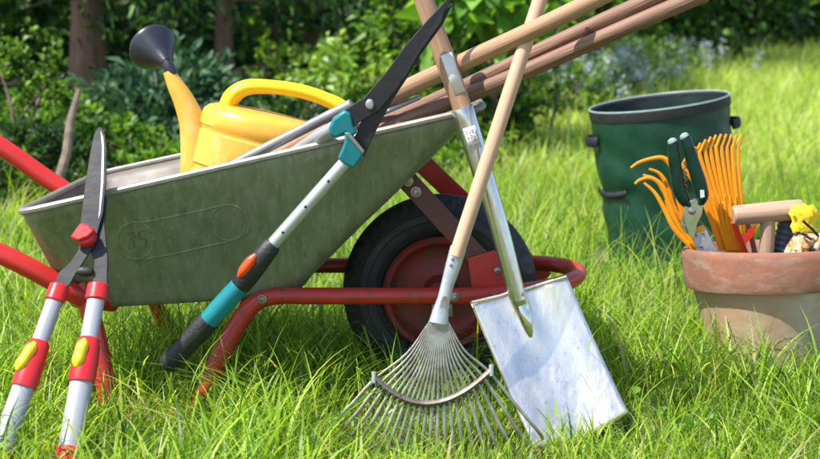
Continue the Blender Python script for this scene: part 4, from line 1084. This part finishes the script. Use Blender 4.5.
# wooden T-handle
D4 = 2.98
DB = thing('dibber', 'pale turned wooden T shaped handle standing upright in the pot', 'dibber', P(766, 300, D4))
mb = MB(); mb.tube([P(766, 296, D4), P(766, 258, D4), P(767.5, 235, D4), P(768, 214, D4)], [.013, .0155, .0158, .0162], 22); mb.build('stem', M['dibber'], DB)
mb = MB(); mb.tube([P(733, 215.5, D4 - .002), P(734, 215.4, D4 - .002), P(745, 214.6, D4), P(768, 212.5, D4), P(792, 210, D4), P(801, 209, D4), P(802, 209, D4)], [m_(v, D4) for v in (8.6, 9.8, 10.3, 10.6, 10.3, 9.8, 8.6)], 24); mb.build('crossbar', M['dibber'], DB, bevel=.0015)
# red trowel
D5 = 3.04
RT = thing('hand_trowel', 'red painted hand trowel behind the wooden T handle', 'trowel', P(748, 290, D5))
mb = MB(); mb.tube([P(733, 222, D5 - .03), P(741, 241, D5 - .02), P(755, 276, D5)], .0062, 14); mb.build('stem', M['red_tool'], RT)
mb = MB(); V = []
for (x_, y_, o_) in [(736, 229, 0), (746, 231, .012), (758, 223, 0), (753, 236, .008), (744, 246, .0), (738, 240, 0)]: V.append(P(x_, y_, D5 + o_))
mb.prism(V, (0, -1, .2), .002); mb.build('blade', M['red_tool'], RT)
# brown weathered small handle behind
mb = MB(); mb.tube([P(738, 193, 3.10), P(744, 210, 3.10), P(752, 240, 3.08), P(762, 285, 3.06)], [.0055, .0065, .0062, .006], 12)
tag(mb.build('tool_handle', M['terracotta_rim'], None), 'thin brown handle tip rising behind the wooden T handle', 'tool handle')
# slate blue ribbed grip
D6 = 3.0
q = line(P(789, 216, D6), P(772, 290, D6), 40)
mb = MB(); mb.tube(q, [m_(8.5 + (1.5 if i_ % 3 == 0 else 0), D6) * (.6 if i_ < 1 else 1) for i_ in range(41)], 20)
tag(mb.build('ribbed_grip', M['blue_rib'], None), 'slate blue ribbed rubber grip right of the T handle stem', 'tool grip')
# patterned glove hanging out of the pot
D7 = 2.95
GL = thing('garden_glove', 'crumpled orange patterned glove with yellow cuff over the pot rim', 'glove', P(800, 290, D7))
def crumple(r, h, a, j): return r * (1 + .08 * math.sin(a * 3 + h * 60) + .03 * math.sin(a * 7 - h * 110)), h
mb = MB(); mb.lathe([(.001, 0), (.03, .004), (.052, .03), (.050, .06), (.040, .085), (.026, .105), (.022, .112)], P(806, 284, D7), Vector((-.02, 0, 1)), 40, sx=1.0, sy=.5, xref=(1, 0, 0), fn=crumple); mb.build('palm', M['glove'], GL)
mb = MB(); mb.lathe([(.021, .0), (.026, .012), (.022, .022), (.030, .036), (.026, .05), (.020, .058), (.017, .050), (.015, .01)], P(803, 232, D7), Vector((.02, 0, 1)), 48, sy=.6, xref=(1, 0, 0), fn=lambda r, h, a, j: (r * (1 + .10 * math.sin(a * 6 + h * 80)), h + .002 * math.sin(a * 5))); mb.build('cuff', M['glove_yellow'], GL)
for pts in ([(812, 262), (817, 246), (824, 235), (830, 230)], [(818, 266), (827, 250), (836, 244)], [(808, 262), (806, 246), (814, 238)], [(822, 270), (834, 262), (845, 262)]):
    q = smooth_path([P(x_, y_, D7 - .022) for x_, y_ in pts], 4)
    mb = MB(); mb.tube(q, [.010] * (len(q) - 2) + [.008, .004], 12); mb.build('finger', M['glove'], GL)
mb = MB(); mb.tube([P(803, 221, D7 - .04), P(812, 229, D7 - .035), P(822, 240, D7 - .02)], .0028, 8); mb.tube([P(802, 233, D7 - .035), P(812, 240, D7 - .04)], .0028, 8); mb.build('strap', M['black_grip'], GL)
